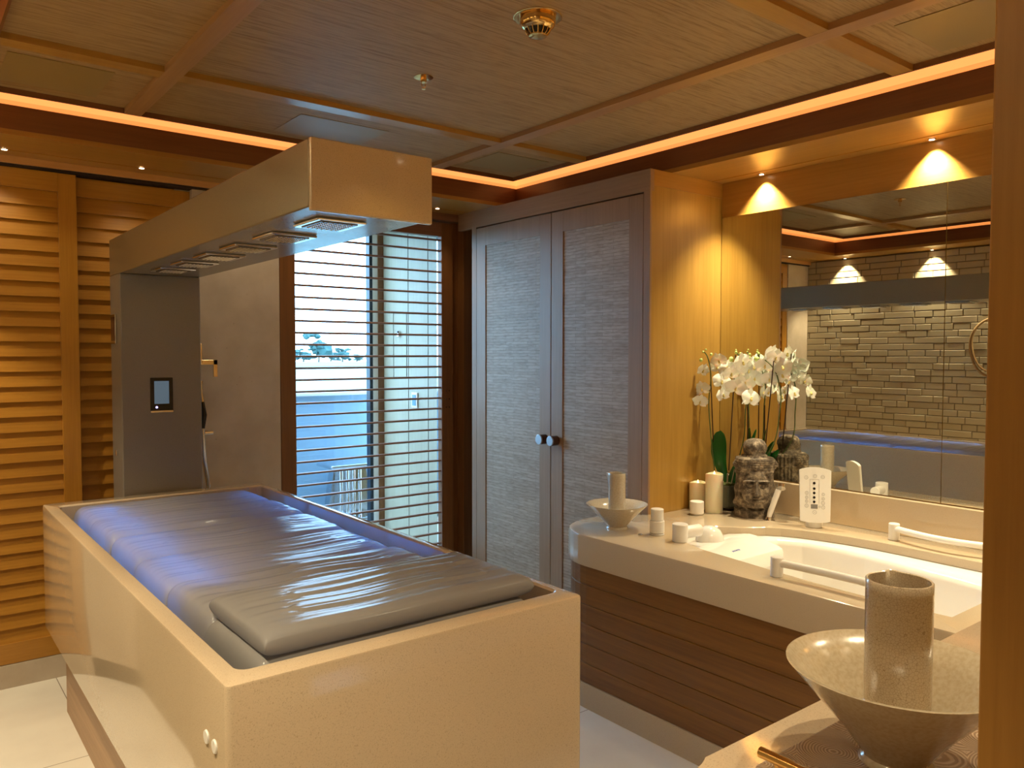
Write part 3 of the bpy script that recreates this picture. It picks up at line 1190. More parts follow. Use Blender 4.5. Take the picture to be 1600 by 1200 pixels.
# hand shower on the stone wall behind the column
PALEB = plain('pale_brass', (0.72, 0.60, 0.42), 0.25, 1.0)
hs = thing('hand_shower', 'brass and black hand shower hanging on the pale stone wall', 'hand shower', (1.19, YW, 1.0))
q = MB()
q.box(1.165, YW - 0.045, 1.325, 1.185, YW - 0.0002, 1.435, 0.002, 1)
q.box(1.170, YW - 0.05, 1.395, 1.262, YW - 0.038, 1.418, 0.001, 1)
q.box(1.243, YW - 0.05, 1.335, 1.262, YW - 0.038, 1.418, 0.001, 1)
q.box(1.158, YW - 0.06, 1.40, 1.188, YW - 0.03, 1.50, 0.004, 1)
q.obj('wall_bracket', PALEB, hs)
q = MB()
q.tube([(1.182, YW - 0.045, 1.315), (1.180, YW - 0.05, 1.27), (1.186, YW - 0.05, 1.215)], [0.010, 0.009, 0.011], 12)
q.obj('neck', PALEB, hs, smooth=40)
q = MB()
q.tube([(1.186, YW - 0.05, 1.217), (1.192, YW - 0.05, 1.15), (1.186, YW - 0.05, 1.085)], [0.010, 0.016, 0.011], 12)
q.obj('handle', BLACK, hs, smooth=40)
q = MB()
q.lathe([(0.014, -0.02), (0.014, 0.02)], (1.215, YW - 0.045, 1.062), 20, Matrix.Rotation(R(90), 4, 'Y'))
q.box(1.17, YW - 0.055, 1.05, 1.215, YW - 0.0002, 1.075, 0.003, 1)
q.obj('valve', CHROME, hs, smooth=40)
q = MB()
q.tube([(1.186, YW - 0.05, 1.09), (1.190, YW - 0.05, 0.95), (1.21, YW - 0.05, 0.8), (1.20, YW - 0.05, 0.6)], [0.009, 0.013, 0.010, 0.009], 12)
q.obj('hose', CHROME, hs, smooth=40)

# ================================================================== TUB DECK
ZD = 0.714
DX0 = 2.195
deck = thing('bathtub_surround', 'beige stone bathtub surround clad in dark walnut boards', 'bathtub surround', (2.7, 1.6, 0))


def corner(poly_r=0.16):
    out = [(XM - 0.006, 0.86), (XM - 0.006, CY - 0.003), (2.70, CY - 0.003)]
    # rounded free corner reaching toward the cabinet doors
    cx, cy, r = DX0 + 0.20, 2.40, 0.20
    out = [(XM - 0.006, 0.86), (XM - 0.006, CY - 0.003), (2.73, CY - 0.003), (2.690, CY + 0.05), (2.62, CY + 0.10), (2.52, CY + 0.135)]
    for i in range(11):
        a = R(80 + 100 * i / 10)
        out.append((DX0 + 0.24 + 0.24 * math.cos(a), 2.30 + 0.245 * math.sin(a)))
    out.append((DX0, 0.86))
    return out


hole = [(2.417, 1.95), (2.385, 1.86), (2.366, 1.71), (2.345, 1.56), (2.325, 1.40), (2.315, 1.25), (2.313, 1.10), (2.318, 0.944),
        (2.70, 0.944), (2.98, 0.944), (3.008, 0.97), (3.016, 1.10), (3.02, 1.25), (3.028, 1.40), (3.030, 1.52), (3.022, 1.62), (3.004, 1.72), (2.978, 1.81), (2.945, 1.885), (2.905, 1.935), (2.86, 1.965),
        (2.82, 1.995), (2.795, 2.035), (2.76, 2.07), (2.70, 2.10), (2.60, 2.11), (2.50, 2.08), (2.45, 2.03)]
hole = hole[::-1] if False else hole
hc = (2.66, 1.5)
dpoly = corner()
t, rg = ring_loops([(offset_poly(hole, hc, 0.0), ZD - 0.036), (hole, ZD - 0.003), (offset_poly(hole, hc, 0.003), ZD), (offset_poly(dpoly, hc, -0.012), ZD), (offset_poly(dpoly, hc, -0.0035), ZD - 0.0035), (dpoly, ZD - 0.012), (dpoly, 0.588), (offset_poly(dpoly, hc, -0.03), 0.588)], hc, 120)
MB_ = MB()
MB_.add(t)
MB_.obj('deck_top', STONE2, deck, smooth=35)
# slab closing beneath, cladding boards
dp_in = offset_poly(dpoly, hc, -0.010)


def band(poly, z0, z1, inset=0.0):
    t, rg = ring_loops([(offset_poly(poly, hc, -0.03), z0), (poly, z0), (poly, z1), (offset_poly(poly, hc, -0.03), z1)], hc, 40)
    m = MB()
    m.add(t)
    return m


bd = MB()
zz = 0.1015
for i in range(6):
    a, b = zz + i * 0.0812, zz + (i + 1) * 0.0812
    t, rg = ring_loops([(offset_poly(dp_in, hc, -0.03), a), (offset_poly(dp_in, hc, -0.002), a + 0.0005), (dp_in, a + 0.003), (dp_in, b - 0.0025), (offset_poly(dp_in, hc, -0.003), b - 0.0005), (offset_poly(dp_in, hc, -0.03), b)], hc, 40)
    bd.add(t)
bd.obj('board_cladding', BOARD_Y, deck)
pl_ = offset_poly(dpoly, hc, -0.004)
band(pl_, 0.0, 0.101).obj('plinth', STONE2, deck)
tag(box(XM - 0.030, 0.255, ZD + 0.0005, XM - 0.0005, CY - 0.003, 0.861, 0.003, 2).obj('stone_upstand', STONE2), 'low beige stone upstand between the tub deck and the mirror', 'upstand')

# bathtub ------------------------------------------------------------
tubt = thing('bathtub', 'glossy white built in bathtub set in the beige stone surround', 'bathtub', (2.66, 1.5, 0.2))
TO = offset_poly(hole, hc, 0.035)


def shrink(poly, k, cx=2.66, cy=1.45, ky=None):
    ky = ky or k
    return [(cx + (p[0] - cx) * k, cy + (p[1] - cy) * ky) for p in poly]


basin0 = [(2.43, 1.80), (2.40, 1.60), (2.375, 1.35), (2.37, 1.12), (2.40, 1.02), (2.48, 0.97), (2.62, 0.96), (2.76, 0.98), (2.85, 1.05), (2.885, 1.2), (2.915, 1.38), (2.945, 1.52), (2.955, 1.66), (2.935, 1.78), (2.89, 1.865), (2.80, 1.90), (2.66, 1.90), (2.52, 1.88)]
t, rg = ring_loops([(TO, 0.62), (TO, ZD - 0.037), (offset_poly(hole, hc, 0.0), ZD - 0.037), (offset_poly(basin0, hc, 0.016), ZD - 0.040), (offset_poly(basin0, hc, 0.006), ZD - 0.046), (basin0, ZD - 0.062), (shrink(basin0, 0.94, ky=0.96), 0.52), (shrink(basin0, 0.88, ky=0.92), 0.36), (shrink(basin0, 0.80, ky=0.86), 0.29), (shrink(basin0, 0.6, ky=0.7), 0.265)], (2.66, 1.45), 120)
t.faces.new(rg[-1])
m = MB()
m.add(t)
m.obj('shell', WHITE, tubt, smooth=60)
# head end ledge with label
q = MB()
q.prism([(2.045, 0.60), (2.045, 0.682), (1.965, 0.690), (1.93, 0.688), (1.812, 0.664), (1.80, 0.652), (1.80, 0.60)], 'X', 2.447, 2.835, 0.006)
hr = q.obj('headrest', WHITE, tubt, smooth=50)
tbm = text_mesh('JACUZZI', 0.0125)
ang = math.atan2(0.024, 0.118)
MM = Matrix.Translation((2.60, 1.862, 0.6752)) @ Matrix.Rotation(ang, 4, 'X')
tbm.transform(MM)
q = MB()
q.add(tbm)
tag(q.obj('maker_name', plain('blue_print', (0.12, 0.18, 0.55), 0.4), hr), 'small blue lettering')
q = MB()
q.lathe([(0.0, 0.062), (0.022, 0.058), (0.042, 0.044), (0.054, 0.022), (0.058, 0.0)], (2.62, 2.005, 0.686), 36, None, False, False)
q.obj('neck_jet_dome', WHITE, hr, smooth=60)
q = MB()
q.lathe([(0.0, 0.004), (0.030, 0.004), (0.034, 0.010), (0.040, 0.009), (0.043, 0.0)], (2.845, 1.835, 0.60), 32, Matrix.Rotation(R(-35), 4, 'Z') @ Matrix.Rotation(R(-80), 4, 'Y'), False, False)
q.obj('jet_cover', WHITE, tubt, smooth=50)


# taps, knobs and rails ----------------------------------------------
def cyl(mb, x, y, z0, z1, r, n=32, bev=0.002):
    mb.lathe([(0, z0), (r - bev, z0), (r, z0 + bev), (r, z1 - bev), (r - bev, z1), (0, z1)], (x, y, 0), n, None, False, False)
    return mb


kn = thing('tub_tap_knob', 'white two tier tap knob on the deck right of the far bowl', 'tap knob', (2.437, 2.128, ZD))
cyl(MB(), 2.437, 2.128, ZD, ZD + 0.006, 0.030).obj('ring', WHITEP, kn, smooth=30)
cyl(MB(), 2.437, 2.128, ZD + 0.008, ZD + 0.058, 0.030).obj('lower_knob', WHITEP, kn, smooth=30)
cyl(MB(), 2.437, 2.128, ZD + 0.0585, ZD + 0.106, 0.026).obj('upper_knob', WHITEP, kn, smooth=30)
cyl(MB(), 2.437, 2.128, ZD + 0.006, ZD + 0.008, 0.026).obj('shadow_gap', BLACK, kn, smooth=30)
MB().box(2.362, 2.15, ZD, 2.378, 2.166, ZD + 0.006, 0.002, 1).obj('index_mark', CHROME, kn)
k2 = thing('tub_tap_knob', 'white round tap knob in front of the two pillar candles', 'tap knob', (2.875, 2.275, ZD))
cyl(MB(), 2.885, 2.282, ZD, ZD + 0.005, 0.027).obj('ring', WHITEP, k2, smooth=30)
cyl(MB(), 2.885, 2.282, ZD + 0.006, ZD + 0.062, 0.0315).obj('knob', WHITEP, k2, smooth=30)
sp = thing('tub_spout', 'white cylindrical tub spout pointing over the bath beside the white dome', 'tub spout', (2.415, 1.99, ZD))
cyl(MB(), 2.418, 1.993, ZD, ZD + 0.070, 0.0305).obj('body', WHITEP, sp, smooth=30)
q = MB()
q.lathe([(0.0, 0.0), (0.023, 0.0), (0.024, 0.002), (0.024, 0.088), (0.022, 0.090), (0.0, 0.090)], (2.43, 1.99, ZD + 0.034), 32, Matrix.Rotation(R(-8), 4, 'Z') @ Matrix.Rotation(R(90), 4, 'Y'), False, False)
q.obj('nozzle', WHITEP, sp, smooth=30)


def grab(x, y, label, pts, hh=0.066):
    g = thing('grab_rail', label, 'grab rail', (x, y, ZD), 'white grab rails on the tub deck')
    cyl(MB(), x, y, ZD, ZD + hh, 0.0205).obj('post', WHITEP, g, smooth=30)
    x2, y2 = pts[-1][0], pts[-1][1]
    cyl(MB(), x2, y2, ZD, ZD + hh, 0.0205).obj('post', WHITEP, g, smooth=30)
    MB().tube(pts, 0.0125, 16).obj('bar', WHITEP, g, smooth=30)


zz = ZD + 0.046
grab(3.105, 1.485, 'white grab rail on the deck beneath the mirror', [(3.105, 1.485, zz)] + [(3.105 - 0.052 * math.sin(PI * i / 10), 1.485 - 0.43 * i / 10, zz) for i in range(1, 11)])
grab(2.287, 1.478, 'white grab rail on the front edge of the bath nearest the table', [(2.287, 1.478, zz)] + [(2.287 + 0.012 * math.sin(PI * i / 10), 1.478 - 0.43 * i / 10, zz) for i in range(1, 11)])

# hand shower on the deck
ds = thing('deck_hand_shower', 'slim white hand shower with chrome ends leaning beside the stone head', 'hand shower', (3.035, 2.005, ZD))
q = MB()
q.lathe([(0, 0), (0.026, 0), (0.026, 0.003), (0.016, 0.006), (0.012, 0.016), (0, 0.016)], (3.035, 2.005, ZD), 28, None, False, False)
q.obj('base_flange', CHROME, ds, smooth=40)
q = MB()
q.tube([(3.035, 2.005, ZD + 0.012), (3.040, 2.000, ZD + 0.04), (3.062, 1.975, ZD + 0.138)], [0.010, 0.0125, 0.0125], 18)
q.obj('wand', WHITEP, ds, smooth=40)
q = MB()
q.lathe([(0, 0.0), (0.020, 0.0), (0.020, 0.016), (0, 0.016)], (3.068, 1.968, ZD + 0.143), 24, Matrix.Rotation(R(35), 4, 'Y') @ Matrix.Rotation(R(-20), 4, 'X'), False, False)
q.obj('spray_face', CHROME, ds, smooth=40)

# tub control panel ---------------------------------------------------
pp = thing('tub_control_panel', 'upright white tub control panel with black dots and small display', 'control panel', (3.075, 1.81, ZD))
n_ = Vector((-0.80, -0.60, 0)).normalized()    # faces the bather / camera
tn = Vector((-n_.y, n_.x, 0)).normalized() * -1  # to the right seen from the front
tn = Vector((0.60, -0.80, 0))
P0 = Vector((3.075, 1.812, ZD))
tilt = R(6)


def panel_M(front=0.0):
    zax = (n_ * math.cos(tilt) + Vector((0, 0, 1)) * math.sin(tilt)).normalized()
    xax = tn
    yax = zax.cross(xax).normalized()
    Mx = Matrix((xax, yax, zax)).transposed().to_4x4()
    return Matrix.Translation(P0 + n_ * 0.03 + Vector((0, 0, 0.030)) + zax * front) @ Mx


q = MB()
cyl(q, P0.x, P0.y, ZD, ZD + 0.045, 0.034)
q.obj('base', WHITEP, pp, smooth=30)
Wp, Hp, Tp = 0.128, 0.215, 0.012
prof = []
for i in range(13):
    a = i / 12 * 2 - 1
    prof.append((Wp / 2 * a * (1 if True else 1), Hp + 0.012 * (1 - a * a)))
prof = prof[::-1]
prof += [(-Wp / 2, Hp), ] if False else []
for i in range(13):
    a = i / 12 * 2 - 1
    prof.append(((Wp / 2 - 0.004) * a, 0.0 - 0.006 * (1 - a * a)))
q = MB()
q.prism(prof, 'Z', 0, Tp, 0.002)
q.bm.transform(panel_M())
pn = q.obj('face_plate', WHITEP, pp, smooth=35)
grey = plain('grey_print', (0.30, 0.29, 0.28), 0.5)
lgrey = plain('light_grey_print', (0.55, 0.53, 0.50), 0.5)


def on_panel(fn, name, mt, par=pn):
    q = MB()
    fn(q)
    q.bm.transform(panel_M(Tp))
    return q.obj(name, mt, par, smooth=30)


for zc in (0.160, 0.137, 0.1185, 0.100, 0.0815):
    on_panel(lambda q, zc=zc: q.lathe([(0, 0.0012), (0.0052, 0.0012), (0.0056, 0.0)], (-0.004, zc, 0), 20, None, False, False), 'button', BLACK)
on_panel(lambda q: q.box(-0.017, 0.053, 0, 0.010, 0.071, 0.001), 'display', plain('lcd_grey', (0.22, 0.21, 0.20), 0.25))


def frame2(q, x0, y0, x1, y1, w):
    q.box(x0, y0, 0, x0 + w, y1, 0.0006)
    q.box(x1 - w, y0, 0, x1, y1, 0.0006)
    q.box(x0, y1 - w, 0, x1, y1, 0.0006)


on_panel(lambda q: frame2(q, -0.022, 0.076, 0.016, 0.176, 0.001), 'printed_frame', grey)
for (a, b, r) in ((-0.036, 0.183, 0.0075), (-0.001, 0.190, 0.0075), (0.030, 0.187, 0.0075), (-0.034, 0.118, 0.007), (-0.034, 0.099, 0.006), (-0.034, 0.083, 0.006), (-0.034, 0.064, 0.0075), (0.032, 0.114, 0.006), (0.032, 0.096, 0.006), (0.031, 0.078, 0.0075), (0.032, 0.060, 0.0075), (0.018, 0.062, 0.004), (-0.002, 0.038, 0.008)):
    def ring(q, a=a, b=b, r=r):
        q.lathe([(r, 0), (r, 0.0006), (r - 0.0011, 0.0006), (r - 0.0011, 0)], (a, b, 0), 20, None, False, False)
        q.box(a - r * 0.35, b - 0.0005, 0, a + r * 0.35, b + 0.0005, 0.0006)
    on_panel(ring, 'key_symbol', grey)

# ================================================================== BOWLS AND VASES
def bowl_prof(rf, R_, h, th=0.005):
    return [(0, 0), (rf, 0), (rf, 0.004), (rf * 0.90, 0.009), (rf * 0.96, 0.014), (R_ * 0.52, h * 0.40), (R_ * 0.80, h * 0.74), (R_ - 0.002, h - 0.003), (R_, h), (R_ - th * 0.8, h + 0.0005), (R_ * 0.80 - th, h * 0.76), (R_ * 0.52 - th, h * 0.44), (rf * 0.8, 0.020), (0, 0.014)]


def vase(x, y, z0, z1, r, sa, mt, name, label, cat, grp=None, spout=0.012):
    t = bmesh.new()
    n = 64
    hz = z1 - z0
    rings = []
    for (rr, z, inn) in ((r * 0.9, 0, 0), (r, 0.004, 0), (r, hz * 0.35, 0), (r, hz * 0.7, 0), (r, hz * 0.86, 0), (r, hz * 0.94, 0), (r, hz - 0.001, 0), (r - 0.0015, hz + 0.0005, 1), (r - 0.0035, hz - 0.0005, 1), (r - 0.004, hz * 0.93, 1), (r - 0.004, hz * 0.8, 1), (r - 0.004, 0.012, 1)):
        ring = []
        for i in range(n):
            a = 2 * PI * i / n
            d = (a - sa + PI) % (2 * PI) - PI
            k = max(0.0, (z / hz - 0.72) / 0.28) ** 1.3
            ext = spout * math.exp(-(abs(d) / 0.17) ** 1.1) * k
            rad = rr + ext
            ring.append(t.verts.new((x + rad * math.cos(a), y + rad * math.sin(a), z0 + z)))
        rings.append(ring)
    for A, B in zip(rings, rings[1:]):
        for i in range(n):
            j = (i + 1) % n
            t.faces.new((A[i], A[j], B[j], B[i]))
    t.faces.new(list(reversed(rings[0])))
    t.faces.new(rings[-1])
    m = MB()
    m.add(t)
    return tag(m.obj(name, mt, None, smooth=50), label, cat, grp)


FB = (2.393, 2.312)
q = MB()
q.lathe(bowl_prof(0.046, 0.129, 0.104), (FB[0], FB[1], ZD), 72, None, False, False)
tag(q.obj('conical_bowl', GLAZEF, None, smooth=60), 'far pale ceramic cone bowl on the tub deck corner by the cabinet', 'bowl')
vase(FB[0], FB[1], ZD + 0.0205, ZD + 0.234, 0.036, R(130), GLAZEF, 'cylinder_pourer', 'far plain beige cylindrical pourer standing in the small cone bowl', 'pourer')

# near counter ---------------------------------------------------------
ZC = 0.858
ct = thing('vanity_counter', 'rounded beige stone counter beside the wooden post at lower right', 'counter', (1.3, 0.5, 0))
cpoly = [(2.15, 0.712)] + [(0.925 + 0.075 * math.cos(a), 0.637 + 0.075 * math.sin(a)) for a in [R(90 + 90 * i / 8) for i in range(9)]] + [(0.85, 0.275), (2.15, 0.275)]
q = MB()
q.prism(cpoly, 'Z', ZC - 0.11, ZC, 0.006)
q.obj('counter_top', STONE, ct, smooth=40)
q = MB()
q.box(0.93, 0.275, 0.08, 2.13, 0.66, ZC - 0.1105)
q.obj('cabinet_body', BOARD_Y, ct)
box(0.96, 0.275, 0.0, 2.10, 0.63, 0.0795).obj('kick_plinth', STONE2, ct)


def tray_mat():
    m, nt, b = new_mat('carved_tray')
    tc = coords(nt, (1, 1, 1))
    vo = N(nt, 'ShaderNodeTexVoronoi', Scale=11.0)
    nt.links.new(tc, vo.inputs['Vector'])
    nz = N(nt, 'ShaderNodeTexNoise', Scale=30.0, Detail=3.0)
    nt.links.new(tc, nz.inputs['Vector'])
    md = N(nt, 'ShaderNodeMath', operation='MULTIPLY')
    nt.links.new(vo.outputs['Distance'], md.inputs[0])
    md.inputs[1].default_value = 150.0
    ad = N(nt, 'ShaderNodeMath', operation='MULTIPLY_ADD')
    nt.links.new(nz.outputs[0], ad.inputs[0])
    ad.inputs[1].default_value = 7.0
    nt.links.new(md.outputs[0], ad.inputs[2])
    sn_ = N(nt, 'ShaderNodeMath', operation='SINE')
    nt.links.new(ad.outputs[0], sn_.inputs[0])
    c = ramp(nt, sn_.outputs[0], [(0.0, (0.27, 0.17, 0.10)), (0.14, (0.44, 0.31, 0.21)), (1.0, (0.50, 0.37, 0.26))])
    nt.links.new(c, b.inputs['Base Color'])
    b.inputs['Roughness'].default_value = 0.35
    bump(nt, b, sn_.outputs[0], 0.3, 0.0008)
    return m


ty = thing('serving_tray', 'carved brown tray with a brass handle under the near bowl', 'tray', (1.18, 0.48, ZC))
box(0.93, 0.30, ZC + 0.0003, 1.45, 0.632, ZC + 0.020, 0.004, 2).obj('tray_top', tray_mat(), ty)
q = MB()
q.tube([(0.923, 0.618, ZC + 0.047), (0.923, 0.34, ZC + 0.047)], 0.0075, 18)
q.obj('handle', GOLD, ty, smooth=30)
q = MB()
for yy in (0.592, 0.37):
    MB().tube([(0.934, yy, ZC + 0.012), (0.923, yy, ZC + 0.046)], 0.0055, 12).obj('handle_support', GOLD, ty, smooth=30)
NB = (1.097, 0.516)
ZT = ZC + 0.0205
q = MB()
q.lathe(bowl_prof(0.049, 0.148, 0.135, 0.006), (NB[0], NB[1], ZT), 96, None, False, False)
tag(q.obj('conical_bowl', GLAZE, None, smooth=60), 'near large sand coloured ceramic cone bowl on the carved tray', 'bowl')
vase(NB[0], NB[1], ZT + 0.0205, ZT + 0.257, 0.0435, R(38), CRACKLE, 'cylinder_pourer', 'near cylindrical pourer with crackled glaze standing in the large bowl', 'pourer', spout=0.014)

# ================================================================== CANDLES
WAX = plain('cream_wax', (0.84, 0.79, 0.60), 0.45, Subsurface_Weight=0.25)
FL = emit('candle_flame', (1.0, 0.62, 0.22), 9.0)


def candle(x, y, h, r, label):
    c_ = thing('pillar_candle', label, 'candle', (x, y, ZD), 'pillar candles on the tub deck')
    t = bmesh.new()
    n = 40
    rings = []
    for rr, z, wv in ((r, 0, 0), (r, h * 0.5, 0), (r, h, 1), (r - 0.003, h + 0.001, 1), (r - 0.006, h - 0.003, 1), (r * 0.6, h - 0.018, 0), (0.002, h - 0.020, 0)):
        rings.append([t.verts.new((x + rr * math.cos(2 * PI * i / n), y + rr * math.sin(2 * PI * i / n), ZD + z + wv * 0.003 * math.sin(2 * 2 * PI * i / n + 0.8))) for i in range(n)])
    for A, B in zip(rings, rings[1:]):
        for i in range(n):
            j = (i + 1) % n
            t.faces.new((A[i], A[j], B[j], B[i]))
    t.faces.new(list(reversed(rings[0])))
    t.faces.new(rings[-1])
    m = MB()
    m.add(t)
    m.obj('wax_body', WAX, c_, smooth=50)
    MB().lathe([(0, 0), (0.004, 0.004), (0.0055, 0.009), (0.0035, 0.017), (0, 0.027)], (x, y, ZD + h - 0.014), 14, None, False, False).obj('flame', FL, c_, smooth=60)
    MB().lathe([(0.001, 0), (0.001, 0.007)], (x, y, ZD + h - 0.021), 8).obj('wick', BLACK, c_)


candle(3.005, 2.372, 0.125, 0.040, 'shorter lit cream pillar candle against the cabinet side')
candle(2.992, 2.268, 0.180, 0.040, 'taller lit cream pillar candle beside the orchid pot')

# ================================================================== STONE HEAD
def statue():
    root = thing('stone_buddha_head', 'weathered grey stone buddha head ornament on the tub deck', 'stone head', (3.085, 2.115, ZD))
    fdir = math.atan2(-0.64, -0.77)      # facing the room
    nth, nz = 220, 260
    Ht = 0.262
    KN = [(0, 0), (0.034, 0.035), (0.050, 0.062), (0.086, 0.085), (0.106, 0.0985), (0.154, 0.1335), (0.170, 0.151), (0.198, 0.178), (0.262, 0.255)]

    def warp(q_):
        for (a0, b0), (a1, b1) in zip(KN, KN[1:]):
            if q_ <= a1:
                return b0 + (b1 - b0) * (q_ - a0) / (a1 - a0)
        return KN[-1][1]
    t = bmesh.new()

    def g(a, s):
        return math.exp(-(a / s) ** 2)

    def rad(th, z):
        # th = 0 at the face centre, z from 0 to 1 over body height
        base = 0.080
        # squared-off plan
        sq = (abs(math.cos(th)) ** 5 + abs(math.sin(th)) ** 5) ** (-1 / 5.0)
        r = base * (0.35 + 0.65 * sq)
        X = th * 0.085           # arc distance from centre line in m
        Z = warp(z * Ht)
        # neck block / shoulders
        if Z < 0.035:
            r *= 1.12 - 0.6 * (Z / 0.035) * 0.08
        elif Z < 0.06:
            r *= 1.0 - 0.10 * g(Z - 0.048, 0.012)
        # widening crown
        cr = 1 / (1 + math.exp(-(Z - 0.185) / 0.004))
        r += 0.003 * cr
        r += 0.002 * g(Z - 0.188, 0.004) + 0.002 * g(Z - 0.243, 0.005)
        if abs(th) < 1.5:
            f = 1.0
            fm = 1 / (1 + math.exp((abs(X) - 0.060) / 0.005))
            inface = fm * (1 if 0.05 < Z < 0.185 else 0)
            # oval face raised
            ov = ((X / 0.058) ** 2 + ((Z - 0.118) / 0.070) ** 2)
            r += 0.017 / (1 + math.exp((ov - 1) * 9))
            r -= 0.008 * g(math.sqrt(ov) - 1.12, 0.07) * (1 if Z < 0.178 else 0)
            # chin, cheeks
            r += 0.006 * g(X, 0.014) * g(Z - 0.066, 0.010)
            r += 0.006 * (g(abs(X) - 0.033, 0.014)) * g(Z - 0.105, 0.018)
            # mouth: two lips with a cut between
            r += 0.0085 * g(X, 0.020) * (g(Z - 0.0895, 0.0042) + g(Z - 0.0800, 0.0042))
            r -= 0.0080 * g(X, 0.022)\
                * g(Z - 0.0848 - 0.004 * (abs(X) / 0.02) ** 2 * 0.6, 0.0016)
            # nose
            if Z < 0.155:
                ramp_ = max(0.0, min(1.0, (0.150 - Z) / 0.045))
                r += (0.008 + 0.022 * ramp_) * g(X, 0.0065 + 0.004 * ramp_) / (1 + math.exp(-(Z - 0.0975) / 0.0012))
                r += 0.007 * g(abs(X) - 0.010, 0.005) * g(Z - 0.1025, 0.005)
            # brows and eye sockets
            r += 0.0105 * g(Z - (0.151 - 7.0 * (abs(X) - 0.024) ** 2), 0.0032) * (1 if 0.006 < abs(X) < 0.050 else 0)
            r -= 0.0145 * g(abs(X) - 0.026, 0.015) * g(Z - 0.137, 0.009)
            r += 0.0140 * g(abs(X) - 0.026, 0.0095) * g(Z - 0.1335, 0.0058)
            r -= 0.0045 * g(abs(X) - 0.026, 0.013) * g(Z - 0.1300, 0.0014)
            r -= 0.006 * g(math.hypot(abs(X) - 0.026, (Z - 0.135) * 1.3) - 0.0165, 0.0022)
            # diadem: bands, beads and a centre medallion
            if Z > 0.178:
                r += 0.002 * g(Z - 0.205, 0.0025) + 0.002 * g(Z - 0.232, 0.0025)
                r += 0.003 * (0.5 + 0.5 * math.cos(X * 700)) * g(Z - 0.218, 0.006)
                md = math.hypot(X, Z - 0.219)
                r += 0.009 * g(md, 0.008) + 0.005 * g(md - 0.014, 0.003)
        # ears and hanging ornaments on both sides
        ax = abs(abs(th) - 1.28) * 0.085
        ear = g(ax, 0.011)
        r += 0.013 * ear * (1 if 0.055 < Z < 0.175 else 0) * (0.55 + 0.45 * math.cos((Z - 0.115) * 60))
        r -= 0.010 * g(ax, 0.005) * g(Z - 0.140, 0.014)
        r += 0.016 * ear * g(Z - 0.070, 0.011)
        # flaring side leaves of the crown
        r += 0.017 * g(ax, 0.012) * g(Z - 0.225, 0.022)
        # hair waves at the back
        if abs(th) > 1.6:
            r += 0.0025 * math.cos(th * 34) * (1 if Z > 0.05 else 0)
        # overall roughness
        r += 0.0009 * math.sin(th * 41 + Z * 300) * math.sin(Z * 420 + th * 13)
        return r

    rings = []
    for j in range(nz + 1):
        z = j / nz
        rings.append([t.verts.new((rad((i / nth * 2 * PI + PI) % (2 * PI) - PI, z) * math.cos(2 * PI * i / nth), rad((i / nth * 2 * PI + PI) % (2 * PI) - PI, z) * math.sin(2 * PI * i / nth), z * Ht)) for i in range(nth)])
    for A, B in zip(rings, rings[1:]):
        for i in range(nth):
            j = (i + 1) % nth
            t.faces.new((A[i], A[j], B[j], B[i]))
    t.faces.new(list(reversed(rings[0])))
    # shoulder ring and top knot in the same surface
    prev = rings[-1]
    prof = [(0.078, 0.266), (0.066, 0.268), (0.056, 0.270), (0.054, 0.277), (0.045, 0.280), (0.049, 0.292), (0.053, 0.306), (0.051, 0.322), (0.043, 0.337), (0.029, 0.347), (0.012, 0.351)]
    for rr, z in prof:
        ring = []
        for i in range(nth):
            th = (i / nth * 2 * PI + PI) % (2 * PI) - PI
            r = rr
            if z > 0.275:
                r += 0.0022 * math.cos(th * 9 + z * 120)
                r += 0.010 * g(th * 0.05, 0.012) * g(z - 0.285, 0.012)
            else:
                r += 0.002 * math.cos(th * 26)
            ring.append(t.verts.new((r * math.cos(2 * PI * i / nth), r * math.sin(2 * PI * i / nth), z)))
        for i in range(nth):
            j = (i + 1) % nth
            t.faces.new((prev[i], prev[j], ring[j], ring[i]))
        prev = ring
    t.faces.new(prev)
    t.transform(Matrix.Translation((3.085, 2.115, ZD)) @ Matrix.Rotation(fdir, 4, 'Z'))
    m = MB()
    m.add(t)
    m.obj('carved_head', STATUE, root, smooth=2)


statue()

# ================================================================== ORCHID
OC = Vector((3.125, 2.29, ZD))
orc = thing('orchid_plant', 'white orchid with arching sprays in a square glass pot', 'potted orchid', OC)
gpm, gpn, gpb = new_mat('pot_glass')
gpb.inputs['Base Color'].default_value = (0.85, 0.95, 0.88, 1)
gpb.inputs['Roughness'].default_value = 0.03
gpb.inputs['Transmission Weight'].default_value = 0.9
q = MB()
s_ = 0.052
for (a, b, c2, d) in ((-s_, -s_, s_, -s_ + 0.004), (-s_, s_ - 0.004, s_, s_), (-s_, -s_ + 0.004, -s_ + 0.004, s_ - 0.004), (s_ - 0.004, -s_ + 0.004, s_, s_ - 0.004)):
    q.box(OC.x + a, OC.y + b, ZD, OC.x + c2, OC.y + d, ZD + 0.118)
q.box(OC.x - s_, OC.y - s_, ZD, OC.x + s_, OC.y + s_, ZD + 0.008)
q.obj('glass_pot', gpm, orc)
box(OC.x - 0.044, OC.y - 0.044, ZD + 0.012, OC.x + 0.044, OC.y + 0.044, ZD + 0.112, 0.006, 1).obj('pot_liner', plain('dark_slate', (0.10, 0.11, 0.10), 0.6), orc)
q = MB()
for i in range(26):
    a = random.uniform(0, 6.28)
    r = random.uniform(0, 0.034)
    blob(q, (OC.x + r * math.cos(a), OC.y + r * math.sin(a), ZD + 0.115), (0.014, 0.014, 0.010), i)
tag(q.obj('moss', plain('moss', (0.10, 0.12, 0.03), 0.9), orc, smooth=60), kind='stuff')
LEAF = plain('orchid_leaf', (0.025, 0.19, 0.03), 0.3, Coat_Weight=0.3)
LEAFM = LEAF


